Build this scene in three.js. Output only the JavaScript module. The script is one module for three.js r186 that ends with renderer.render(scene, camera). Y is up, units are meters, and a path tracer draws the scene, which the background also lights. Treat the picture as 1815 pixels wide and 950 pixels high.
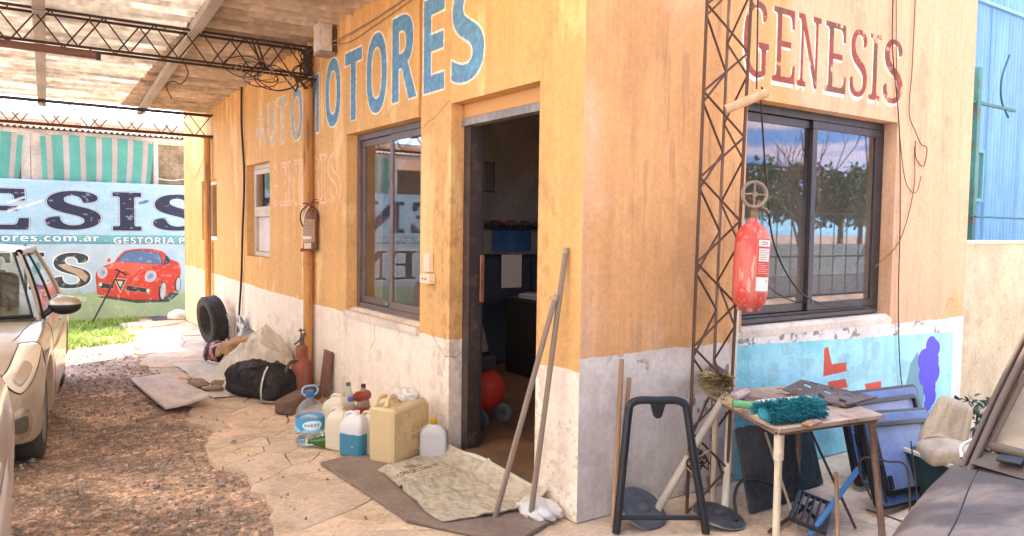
import * as THREE from 'three';
import { Sky } from 'three/addons/objects/Sky.js';
import { RoundedBoxGeometry } from 'three/addons/geometries/RoundedBoxGeometry.js';
import { mergeGeometries, mergeVertices, toCreasedNormals } from 'three/addons/utils/BufferGeometryUtils.js';

// ---------- camera, sky, sun, exposure ----------
const scene = new THREE.Scene();
const camera = new THREE.PerspectiveCamera(39.15, 1024 / 536, 0.05, 3000);
camera.position.set(-2.335, 1.45, 2.826);
camera.up.set(0.0181, 0.9985, -0.0512);
camera.lookAt(-2.335 + 0.56286, 1.45 - 0.05251, 2.826 - 0.82488);

const SUN = new THREE.Vector3(0.1, 0.8, -0.42).normalize();
const sky = new Sky();
sky.name = 'sky'; sky.userData.kind = 'structure';
sky.scale.setScalar(2000);
Object.assign(sky.material.uniforms.turbidity, { value: 10 });
Object.assign(sky.material.uniforms.rayleigh, { value: 0.45 });
Object.assign(sky.material.uniforms.mieCoefficient, { value: 0.006 });
sky.material.uniforms.mieDirectionalG.value = 0.7;
sky.material.uniforms.cloudCoverage.value = 0.7;
sky.material.uniforms.cloudDensity.value = 0.6;
sky.material.uniforms.sunPosition.value.copy(SUN);
scene.add(sky);
scene.environmentIntensity = 0.3;

const sun = new THREE.DirectionalLight(0xffe9cc, 3.2);
sun.name = 'sun';
sun.position.copy(SUN).multiplyScalar(60);
sun.castShadow = true;
sun.shadow.mapSize.set(4096, 4096);
Object.assign(sun.shadow.camera, { left: -25, right: 25, top: 25, bottom: -25, near: 1, far: 150 });
scene.add(sun); scene.add(sun.target);

const renderer = new THREE.WebGLRenderer({ antialias: true });
renderer.toneMapping = THREE.LinearToneMapping;
renderer.toneMappingExposure = 6.1;
renderer.shadowMap.enabled = true;
renderer.setSize(1024, 536);
// ---------- helpers ----------
const V = (x, y, z) => new THREE.Vector3(x, y, z);
const PI = Math.PI;
function rng(seed) {
  let a = seed >>> 0;
  return () => { a = (a + 0x6D2B79F5) | 0; let t = Math.imul(a ^ (a >>> 15), 1 | a); t = (t + Math.imul(t ^ (t >>> 7), 61 | t)) ^ t; return ((t ^ (t >>> 14)) >>> 0) / 4294967296; };
}
const LAT = (() => { const R = rng(99), a = new Float32Array(65536); for (let i = 0; i < 65536; i++) a[i] = R(); return a; })();
function vnoise(x, y, p = 0) {        // value noise, 0..1; p > 0 makes it tile every p cells
  const xi = Math.floor(x), yi = Math.floor(y), fx = x - xi, fy = y - yi, u = fx * fx * (3 - 2 * fx), v = fy * fy * (3 - 2 * fy);
  let x0 = xi & 255, x1 = (xi + 1) & 255, y0 = (yi & 255) << 8, y1 = ((yi + 1) & 255) << 8;
  if (p) { x0 = xi % p; x1 = (xi + 1) % p; y0 = (yi % p) << 8; y1 = ((yi + 1) % p) << 8; if (p > 256) { x0 &= 255; x1 &= 255; y0 &= 65535; y1 &= 65535; } }
  const a = LAT[y0 + x0], b = LAT[y0 + x1], c = LAT[y1 + x0], d = LAT[y1 + x1];
  return a + (b - a) * u + (c - a) * v + (a - b - c + d) * u * v;
}
function fbm(x, y, o = 4, p = 0) { let s = 0, a = 0.5, n = 0; for (let i = 0; i < o; i++) { s += a * vnoise(x, y, p); n += a; x = x * 2 + (p ? 0 : 17.3); y *= 2; p *= 2; a *= 0.5; } return s / n; }
const clamp = (v, a = 0, b = 1) => Math.min(b, Math.max(a, v));
const sstep = (a, b, v) => { const t = clamp((v - a) / (b - a)); return t * t * (3 - 2 * t); };

const used = {};
function numbered(n) { used[n] = (used[n] ?? -1) + 1; return used[n] ? n + '_' + String(used[n]).padStart(3, '0') : n; }
function shade(o) { o.castShadow = true; o.receiveShadow = true; return o; }
function mesh(name, geo, mat, parent) { const m = shade(new THREE.Mesh(geo, mat)); m.name = name; if (parent) parent.add(m); return m; }
function thing(name, label, category, pos = [0, 0, 0], turn = 0, group) {
  const o = new THREE.Group(); o.name = numbered(name); o.position.set(...pos); o.rotation.y = turn;
  o.userData = { label, category }; if (group) o.userData.group = group; scene.add(o); return o;
}
function solo(name, label, category, geo, mat, pos = [0, 0, 0], turn = 0, group) {   // a thing that is one mesh
  const o = mesh(numbered(name), geo, mat, scene); o.position.set(...pos); o.rotation.y = turn;
  o.userData = { label, category }; if (group) o.userData.group = group; return o;
}
function structure(name, geo, mat, parent) { const m = mesh(parent ? name : numbered(name), geo, mat, parent ?? scene); if (!parent) m.userData.kind = 'structure'; return m; }
function part(name, parent) { const g = new THREE.Group(); g.name = name; parent.add(g); return g; }
function clone(o, pos, turn, label) {
  const c = o.clone(); c.name = numbered(o.name.replace(/_\d{3}$/, '')); if (pos) c.position.set(...pos); if (turn !== undefined) c.rotation.y = turn;
  c.userData = { ...o.userData }; if (label) c.userData.label = label; scene.add(c); return c;
}

// geometry helpers: all return geometries
function bx(w, h, d, x = 0, y = 0, z = 0) { return metreUV(new THREE.BoxGeometry(w, h, d).translate(x, y, z)); }
function rbx(w, h, d, x = 0, y = 0, z = 0, r = 0.006, s = 2) { return metreUV(new RoundedBoxGeometry(w, h, d, s, Math.min(r, w / 2.01, h / 2.01, d / 2.01)).translate(x, y, z)); }
function softBox(w, h, d, r, n = 24) {               // evenly meshed box with rounded edges, to be crumpled
  const g = new THREE.BoxGeometry(w, h, d, n, n, n), p = g.attributes.position, v = V(0, 0, 0), c = V(0, 0, 0);
  for (let i = 0; i < p.count; i++) { v.fromBufferAttribute(p, i); c.set(clamp(v.x, -w / 2 + r, w / 2 - r), clamp(v.y, -h / 2 + r, h / 2 - r), clamp(v.z, -d / 2 + r, d / 2 - r)); v.sub(c); if (v.lengthSq() > 0) v.normalize().multiplyScalar(r); v.add(c); p.setXYZ(i, v.x, v.y, v.z); }
  const s = smooth(g); return s;
}
function planarUV(g, k = 2) { const p = g.attributes.position, u = new Float32Array(p.count * 2); for (let i = 0; i < p.count; i++) { u[i * 2] = (p.getX(i) + 0.4 * p.getZ(i)) * k; u[i * 2 + 1] = (p.getY(i) + p.getZ(i)) * k; } g.setAttribute('uv', new THREE.BufferAttribute(u, 2)); return g; }
function rod(a, b, r, r2 = r, seg = 8) {            // a bar from a to b
  const A = V(...a), B = V(...b), L = A.distanceTo(B), g = new THREE.CylinderGeometry(r2, r, L, seg, 1);
  g.translate(0, L / 2, 0); g.applyQuaternion(new THREE.Quaternion().setFromUnitVectors(V(0, 1, 0), B.clone().sub(A).normalize())); g.translate(...a); return g;
}
function tube(pts, r, seg = 24, rs = 6, closed = false) { return new THREE.TubeGeometry(new THREE.CatmullRomCurve3(pts.map((p) => V(...p)), closed, 'centripetal'), seg, r, rs, closed); }
function lathe(profile, seg = 28) { return new THREE.LatheGeometry(profile.map(([r, y]) => new THREE.Vector2(r, y)), seg); }
function merge(...gs) { gs = gs.flat(); const k = gs.map((g) => { let n = g.index ? g.toNonIndexed() : g; const m = new THREE.BufferGeometry(); for (const a of ['position', 'normal', 'uv']) if (n.attributes[a]) m.setAttribute(a, n.attributes[a]); if (!m.attributes.uv) m.setAttribute('uv', new THREE.BufferAttribute(new Float32Array(m.attributes.position.count * 2), 2)); return m; }); return mergeGeometries(k); }
function metreUV(g, s = 1) {                         // uv in metres from the face's main direction
  const n = g.index ? g.toNonIndexed() : g, p = n.attributes.position, nn = n.attributes.normal, uv = new Float32Array(p.count * 2);
  for (let i = 0; i < p.count; i += 3) {
    let ax = 0, ay = 0, az = 0; for (let k = 0; k < 3; k++) { ax += nn.getX(i + k); ay += nn.getY(i + k); az += nn.getZ(i + k); }
    ax = Math.abs(ax); ay = Math.abs(ay); az = Math.abs(az);
    for (let k = 0; k < 3; k++) { const j = i + k, x = p.getX(j), y = p.getY(j), z = p.getZ(j);
      const [u, v] = ay >= ax && ay >= az ? [x, z] : ax >= az ? [z, y] : [x, y]; uv[j * 2] = u * s; uv[j * 2 + 1] = v * s; }
  }
  n.setAttribute('uv', new THREE.BufferAttribute(uv, 2)); return n;
}
function deform(g, f) { const p = g.attributes.position, v = V(0, 0, 0); for (let i = 0; i < p.count; i++) { v.fromBufferAttribute(p, i); f(v); p.setXYZ(i, v.x, v.y, v.z); } g.computeVertexNormals(); return g; }
function smooth(g) { const k = new THREE.BufferGeometry(); const n = g; k.setAttribute('position', n.attributes.position.clone()); if (n.index) k.setIndex(n.index.clone()); const m = mergeVertices(k, 1e-5); m.computeVertexNormals(); return m; }
function grid(nu, nv, f, closeU = false) {           // surface from f(u, v) -> [x, y, z], u and v in 0..1, with uv
  const pos = [], uv = [], idx = [];
  for (let j = 0; j <= nv; j++) for (let i = 0; i <= nu; i++) { pos.push(...f(i / nu, j / nv)); uv.push(i / nu, j / nv); }
  for (let j = 0; j < nv; j++) for (let i = 0; i < nu; i++) { const a = j * (nu + 1) + i, b = a + 1, c = a + nu + 1, d = c + 1; idx.push(a, b, d, a, d, c); }
  const g = new THREE.BufferGeometry(); g.setAttribute('position', new THREE.Float32BufferAttribute(pos, 3)); g.setAttribute('uv', new THREE.Float32BufferAttribute(uv, 2)); g.setIndex(idx); g.computeVertexNormals(); return g;
}
function extrude(pts, depth, bevel = 0, holes = []) {
  const s = new THREE.Shape(pts.map(([x, y]) => new THREE.Vector2(x, y))); for (const h of holes) s.holes.push(new THREE.Path(h.map(([x, y]) => new THREE.Vector2(x, y))));
  return new THREE.ExtrudeGeometry(s, { depth, bevelEnabled: bevel > 0, bevelSize: bevel, bevelThickness: bevel, bevelSegments: 2, curveSegments: 8 });
}
const rectHole = (x0, y0, x1, y1) => [[x0, y0], [x0, y1], [x1, y1], [x1, y0]];

// ---------- textures and materials ----------
function canvasTex(w, h, draw, srgb = true) {
  const c = document.createElement('canvas'); c.width = w; c.height = h; const x = c.getContext('2d'); draw(x, w, h);
  const t = new THREE.CanvasTexture(c); if (srgb) t.colorSpace = THREE.SRGBColorSpace; t.anisotropy = 8; return t;
}
function eachPixel(ctx, w, h, f) { const d = ctx.getImageData(0, 0, w, h), a = d.data, o = [0, 0, 0]; for (let y = 0, i = 0; y < h; y++) for (let x = 0; x < w; x++, i += 4) { o[0] = a[i]; o[1] = a[i + 1]; o[2] = a[i + 2]; f(o, x, y, i); a[i] = clamp(o[0], 0, 255); a[i + 1] = clamp(o[1], 0, 255); a[i + 2] = clamp(o[2], 0, 255); } ctx.putImageData(d, 0, 0); }
function dataTex(n, f, srgb = false, rep = [1, 1]) {  // f(x, y) in 0..1 -> [r, g, b] 0..255 or one number; tiles
  const a = new Uint8Array(n * n * 4);
  for (let y = 0; y < n; y++) for (let x = 0; x < n; x++) { let c = f(x / n, y / n); if (!c.length) c = [c, c, c]; const i = (y * n + x) * 4; a[i] = clamp(c[0], 0, 255); a[i + 1] = clamp(c[1], 0, 255); a[i + 2] = clamp(c[2], 0, 255); a[i + 3] = 255; }
  const t = new THREE.DataTexture(a, n, n); t.magFilter = THREE.LinearFilter; t.minFilter = THREE.LinearMipmapLinearFilter; t.generateMipmaps = true; t.wrapS = t.wrapT = THREE.RepeatWrapping; t.repeat.set(...rep); if (srgb) t.colorSpace = THREE.SRGBColorSpace; t.needsUpdate = true; return t;
}
function rep(t, x, y = x) { const c = t.clone(); c.repeat.set(x, y); c.needsUpdate = true; return c; }
const T = {};
T.rough = dataTex(512, (x, y) => 255 * (0.55 * fbm(x * 16, y * 16, 4, 16) + 0.45 * fbm(x * 64, y * 64, 3, 64)));         // plaster relief, 1 tile
T.fine = dataTex(256, (x, y) => 255 * fbm(x * 48, y * 48, 3, 48));
function tintTex(c, amp, f1 = 6, f2 = 40, seed = 0, rust, rustAmt = 0) {   // mottled colour, tiles
  return dataTex(256, (x, y) => {
    const a = fbm(x * f1 + 0, y * f1 + seed, 4, f1) - 0.5, b = fbm(x * f2, y * f2 + seed, 3, f2) - 0.5, k = 1 + amp * (1.3 * a + 0.9 * b);
    let o = [c[0] * k, c[1] * k, c[2] * k];
    if (rust) { const m = sstep(0.62 - rustAmt, 0.72 - rustAmt, fbm(x * f1 * 2, y * f1 * 2, 5, f1 * 2)); o = o.map((v, i) => v + (rust[i] * (1 + 0.5 * b) - v) * m); }
    return o;
  }, true);
}
function mat(color, roughness = 0.8, metalness = 0, extra = {}) { return new THREE.MeshStandardMaterial({ color, roughness, metalness, side: THREE.DoubleSide, ...extra }); }
function phys(color, roughness, extra = {}) { return new THREE.MeshPhysicalMaterial({ color, roughness, side: THREE.DoubleSide, ...extra }); }
const greys = {};
function grey(amp, f1) { amp = amp < 0.13 ? 0.1 : amp < 0.22 ? 0.18 : amp < 0.33 ? 0.28 : 0.45; f1 = f1 > 7 ? 9 : f1; return (greys[amp + '/' + f1] ??= tintTex([222, 222, 222], amp, f1, 45, 3)); }
function mottled(c, roughness, amp = 0.25, extra = {}, f1 = 6, f2 = 40, rust, amt) {     // plain colour with shared mottling, or with rust patches of its own
  if (rust) return mat(0xffffff, roughness, 0, { map: tintTex(c, amp, f1, f2, 3, rust, amt), bumpMap: T.fine, bumpScale: 0.0015, ...extra });
  const k = new THREE.Color(c[0] / 255, c[1] / 255, c[2] / 255).convertSRGBToLinear(), m = Math.max(0.73, k.r, k.g, k.b); k.multiplyScalar(1 / m);
  return mat(k, roughness, 0, { map: grey(amp, f1), bumpMap: T.fine, bumpScale: 0.0015, ...extra });
}
const M = {};
M.rust = mottled([92, 66, 50], 0.85, 0.5, {}, 8, 50);
M.darkRust = mottled([70, 52, 42], 0.8, 0.45, {}, 8, 50);
M.black = mat(0x17181a, 0.6);
M.rubber = mottled([62, 60, 59], 0.9, 0.25);
M.blackPlastic = mat(0x1d1f22, 0.45);
M.bronze = mottled([118, 103, 92], 0.5, 0.2, { metalness: 0.3 });
M.darkFrame = mottled([58, 54, 54], 0.45, 0.25, { metalness: 0.35 });
M.white = mottled([222, 216, 204], 0.6, 0.12);
M.wood = mat(0xffffff, 0.8, 0, { map: dataTex(256, (x, y) => { const g = fbm(x * 32, y * 3, 4, 0) - 0.5, f = fbm(x * 90, y * 6, 2) - 0.5; return [158 * (1 + 0.5 * g + 0.3 * f), 124 * (1 + 0.55 * g + 0.3 * f), 92 * (1 + 0.6 * g + 0.3 * f)]; }, true), bumpMap: T.fine, bumpScale: 0.001 });
M.greyWood = mat(0xffffff, 0.85, 0, { map: dataTex(256, (x, y) => { const g = fbm(x * 32, y * 3, 4, 0) - 0.5, f = fbm(x * 90, y * 6, 2) - 0.5; return [138 * (1 + 0.5 * g + 0.3 * f), 122 * (1 + 0.55 * g + 0.3 * f), 104 * (1 + 0.6 * g + 0.3 * f)]; }, true), bumpMap: T.fine, bumpScale: 0.001 });
M.cable = mat(0x1e1c1a, 0.6);
M.paleCable = mat(0x9a8a74, 0.7);
M.steel = mat(0x9a9a98, 0.4, 0.8);
M.glass = phys(0xffffff, 0.03, { transmission: 1, ior: 1.6, thickness: 0 });
// ---------- the setting: ground, paving, grass ----------
{
  const dirt = dataTex(1024, (x, y) => {
    const a = fbm(x * 8, y * 8, 4, 8) - 0.5, b = fbm(x * 64, y * 64, 3, 64), c = fbm(x * 200, y * 200, 2, 200), st = b > 0.62 ? 0.35 : 0;
    const k = 1 + 0.7 * a + 0.5 * (b - 0.5) + 0.55 * (c - 0.5) + st * (c - 0.25); return [168 * k, 140 * k, 118 * k];
  }, true);
  const relief = dataTex(1024, (x, y) => 255 * (0.4 * fbm(x * 24, y * 24, 3, 24) + 0.6 * Math.pow(fbm(x * 110, y * 110, 3, 110), 1.5) * 1.4));
  const m = mat(0xffffff, 0.95, 0, { map: rep(dirt, 0.5), bumpMap: rep(relief, 0.5), bumpScale: 0.02 });
  // one sheet to the horizon, finer and uneven in the lane
  const far = metreUV(new THREE.PlaneGeometry(600, 600, 1, 1).rotateX(-PI / 2).translate(0, -0.1, 0));
  structure('ground', far, m);
  const lane = new THREE.PlaneGeometry(7, 14, 140, 280).rotateX(-PI / 2).translate(-3.9, 0, -4);
  deform(lane, (p) => { p.y = -0.066 + 0.034 * sstep(-1.9, -1.25, p.x) + 0.03 * (fbm(p.x * 1.3 + 40, p.z * 1.3 + 90, 4) - 0.5) + 0.012 * (fbm(p.x * 9 + 40, p.z * 9 + 90, 3) - 0.5) - 0.03 * sstep(-6.6, -7.4, p.x); });
  lane.attributes.uv.array.forEach((v, i, a) => { const p = lane.attributes.position; a[i] = i % 2 ? p.getZ(i >> 1) : p.getX(i >> 1); });
  structure('lane_dirt', lane, m);
  // loose stones on the dirt
  const R = rng(11), n = 16000, st = new THREE.InstancedMesh(new THREE.IcosahedronGeometry(1, 0), mat(0xffffff, 0.9), n), q = new THREE.Object3D(), c = new THREE.Color();
  for (let i = 0; i < n; i++) {
    const z = -7 + 8 * Math.pow(R(), 0.85), rim = i % 30 === 0, x = rim ? -1.2 + 0.3 * R() * R() : -1.15 - 2.6 * Math.pow(R(), 0.9), s = (0.0035 + 0.012 * Math.pow(R(), 4) + (R() < 0.006 ? 0.016 : 0)) * (rim ? 0.6 : 1);
    q.position.set(x, rim && x > -1.12 ? 0.003 : -0.066 + 0.034 * sstep(-1.9, -1.25, x) + 0.03 * (fbm(x * 1.3 + 40, z * 1.3 + 90, 4) - 0.5) + s * 0.3, z); q.rotation.set(R() * 6, R() * 6, R() * 6); q.scale.set(s * (0.7 + R() * 0.6), s * (0.5 + R() * 0.4), s); q.updateMatrix(); st.setMatrixAt(i, q.matrix);
    const t = 0.2 + 0.34 * R() * R() + 0.06 * R(); c.setRGB(t, t * (0.74 + 0.14 * R()), t * (0.56 + 0.22 * R())); st.setColorAt(i, c);
  }
  st.name = 'gravel'; st.userData = { kind: 'stuff', label: 'loose gravel and small stones scattered over the brown dirt lane', category: 'gravel' }; shade(st); scene.add(st);
}
{
  // cracked concrete paving along the wall: each broken slab is a piece
  const cm = (c, s) => mat(0xffffff, 0.9, 0, { map: dataTex(512, (x, y) => { const a = fbm(x * 5, y * 5 + s, 5, 5) - 0.5, b = fbm(x * 60, y * 60, 3, 60) - 0.5, st = sstep(0.58, 0.66, fbm(x * 9, y * 9 + s, 4, 9)); const k = 1 + 0.22 * a + 0.2 * b - 0.07 * st; return [c[0] * k, c[1] * k, c[2] * k * (1 - 0.05 * st)]; }, true), bumpMap: T.rough, bumpScale: 0.006 });
  const mats = [cm([212, 186, 158], 1), cm([220, 192, 162], 7), cm([204, 180, 156], 13)];
  const base = mottled([84, 66, 52], 0.95, 0.35);
  const pave = structure('paving', bx(1.27, 0.03, 9.6, -0.635, -0.075, -4.6), base); pave.name = 'paving';
  const R = rng(5), seeds = [];
  const add = (n, z0, z1) => { for (let i = 0; i < n; i++) seeds.push([-1.25 * R(), z0 + (z1 - z0) * R()]); };
  add(5, -9.4, -7.2); add(16, -7.2, -4.6); add(13, -4.6, -3.2); add(52, -3.2, -1.75); add(7, -1.75, -0.7); add(2, -0.7, 0.2);
  const edge = (z) => { const k = [[-9.6, 0.72], [-8.2, 0.7], [-7.1, 0.78], [-5.5, 0.87], [-3.1, 0.92], [-1.5, 0.97], [0.2, 1.02]]; let i = 0; while (i < k.length - 2 && z > k[i + 1][0]) i++; const t = clamp((z - k[i][0]) / (k[i + 1][0] - k[i][0])); return k[i][1] + (k[i + 1][1] - k[i][1]) * t; };
  seeds.forEach((s, i) => {
    let poly = [[-1.25, -9.4], [0, -9.4], [0, 0.2], [-1.25, 0.2]];
    seeds.forEach((o, j) => {
      if (i === j) return;
      const mx = (s[0] + o[0]) / 2, mz = (s[1] + o[1]) / 2, nx = o[0] - s[0], nz = o[1] - s[1], out = [];
      for (let k = 0; k < poly.length; k++) {
        const a = poly[k], b = poly[(k + 1) % poly.length], da = (a[0] - mx) * nx + (a[1] - mz) * nz, db = (b[0] - mx) * nx + (b[1] - mz) * nz;
        if (da <= 0) out.push(a); if (da * db < 0) { const t = da / (da - db); out.push([a[0] + (b[0] - a[0]) * t, a[1] + (b[1] - a[1]) * t]); }
      }
      poly = out;
    });
    // uneven broken edges: the same wobble for both neighbours of an edge
    const fine = [];
    for (let k = 0; k < poly.length; k++) { const a = poly[k], b = poly[(k + 1) % poly.length], L = Math.hypot(b[0] - a[0], b[1] - a[1]), n = Math.max(1, Math.round(L / 0.09)); for (let t = 0; t < n; t++) fine.push([a[0] + (b[0] - a[0]) * t / n, a[1] + (b[1] - a[1]) * t / n]); }
    const cx = s[0], cz = s[1], gap = (s[1] > -3.2 ? 0.0085 : 0.014) * (0.45 + 0.9 * R());
    const pts = fine.map(([x, z]) => {
      const wx = x + 0.045 * (fbm(x * 7 + 3, z * 7 + 9, 3) - 0.5), wz = z + 0.07 * (fbm(x * 7 + 31, z * 7 + 59, 3) - 0.5);
      const d = Math.hypot(cx - wx, cz - wz) || 1; let px = wx + (cx - wx) / d * gap; const pz = wz + (cz - wz) / d * gap;
      px = Math.min(px, -0.002) * edge(pz) + (x < -1.2 ? 0.12 * (vnoise(pz * 2.6 + 5, 2) - 0.5) + 0.1 * (vnoise(pz * 9 + 5, 7) - 0.5) : 0); return [px, -pz];
    });
    const g = extrude(pts, 0.05, 0.003); g.rotateX(-PI / 2).translate(-cx, -0.025, -cz);
    const tx = (R() - 0.5) * 0.04, tz = (R() - 0.5) * 0.035, big = s[1] > -3.2 ? 0.3 : 1;
    const p = mesh('slab', metreUV(g.rotateX(tx * big).rotateZ(tz * big).translate(cx, -0.031 - (s[1] > -3.2 ? 0.003 : 0.012) * R(), cz)), mats[i % 3], pave);
  });
  // dry leaves and grit blown against the wall
  { const R2 = rng(77), n = 420, lf = new THREE.InstancedMesh(grid(2, 2, (u, v) => [(u - 0.5) * 0.6 * Math.sin(PI * (0.1 + 0.8 * v)), 0.12 * Math.sin(u * 3) * Math.sin(v * 3), v - 0.5]), mat(0xffffff, 0.9), n), q = new THREE.Object3D(), c = new THREE.Color();
    for (let i = 0; i < n; i++) { const wall = R2() < 0.6, z = -6.8 + 6.6 * R2(), s = 0.012 + 0.02 * R2() * R2(); q.position.set(wall ? -0.02 - 0.12 * R2() * R2() : -1.1 * R2(), 0.006 + 0.004 * R2(), z); q.rotation.set((R2() - 0.5) * 0.8, R2() * 6.3, (R2() - 0.5) * 0.8); q.scale.setScalar(s); q.updateMatrix(); lf.setMatrixAt(i, q.matrix); const t = 0.1 + 0.25 * R2(); c.setRGB(t, t * 0.75, t * 0.5); lf.setColorAt(i, c); }
    lf.name = 'leaf_litter'; lf.userData = { kind: 'stuff', label: 'dry leaf scraps and grit scattered along the paving by the wall', category: 'litter' }; shade(lf); scene.add(lf); }
  // the yard in front of the office
  const yard = new THREE.PlaneGeometry(9.4, 6, 60, 40).rotateX(-PI / 2).translate(3.4, -0.006, 2.6);
  structure('yard_concrete', metreUV(yard), mats[2]);
}
{
  // patch of weeds before the painted boards
  const R = rng(21), blade = [];
  for (let b = 0; b < 7; b++) { const a = R() * 6.3, l = 0.07 + 0.1 * R(), w = 0.007 + 0.006 * R(), dx = Math.cos(a), dz = Math.sin(a), bend = 0.5 + R() * 0.9; blade.push(grid(1, 3, (u, v) => { const s = (u - 0.5) * w * (1 - v * v); const r = l * bend * v * v * 0.6 + 0.015; return [dx * r - dz * s, l * v * (1 - 0.25 * v), dz * r + dx * s]; })); }
  const leaf = phys(0xffffff, 0.8, { transmission: 0.35, thickness: 0 });
  const n = 5200, im = new THREE.InstancedMesh(merge(blade), leaf, n), q = new THREE.Object3D(), c = new THREE.Color();
  for (let i = 0; i < n; i++) {
    const u = R(), z = -7.4 - 2.6 * u, xr = -0.86 + 0.28 * u + 0.16 * (R() - 0.5), x = xr - (2.6 + 0.1 * u) * Math.pow(R(), 0.8), t = 0.55 + 0.9 * fbm(x * 3 + 20, z * 3 + 50, 3);
    q.position.set(x, -0.075, z); q.rotation.y = R() * 6.3; q.scale.setScalar(t * (0.6 + 0.5 * R())); q.updateMatrix(); im.setMatrixAt(i, q.matrix);
    const k = 0.7 + 0.6 * R(); c.setRGB(0.22 * k + 0.06 * R(), 0.36 * k, 0.04 * k); im.setColorAt(i, c);
  }
  im.name = 'weeds'; im.userData = { kind: 'stuff', label: 'bright green weeds growing in front of the painted boards', category: 'weeds' }; shade(im); scene.add(im);
}
// ---------- the office building ----------
const LA = 9.4, HW = 3.4, TH = 0.14, LB = 3.83;
function glyph(ctx, ch, x0, y0, x1, y1, font, fill, outline, lw, off = 0) {
  ctx.save(); ctx.font = font; const m = ctx.measureText(ch), bw = m.actualBoundingBoxLeft + m.actualBoundingBoxRight, bh = m.actualBoundingBoxAscent + m.actualBoundingBoxDescent, sx = (x1 - x0) / bw, sy = (y1 - y0) / bh;
  ctx.translate(x0, y1); ctx.scale(sx, sy); ctx.translate(m.actualBoundingBoxLeft, -m.actualBoundingBoxDescent); ctx.lineJoin = 'round';
  if (outline) { ctx.strokeStyle = outline; ctx.lineWidth = lw / Math.sqrt(sx * sy); ctx.strokeText(ch, off, 0); }
  if (fill) { ctx.fillStyle = fill; ctx.fillText(ch, 0, 0); } ctx.restore();
}
function paintLayer(w, h, draw) { const c = document.createElement('canvas'); c.width = w; c.height = h; const x = c.getContext('2d'); draw(x); return x.getImageData(0, 0, w, h).data; }

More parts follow.
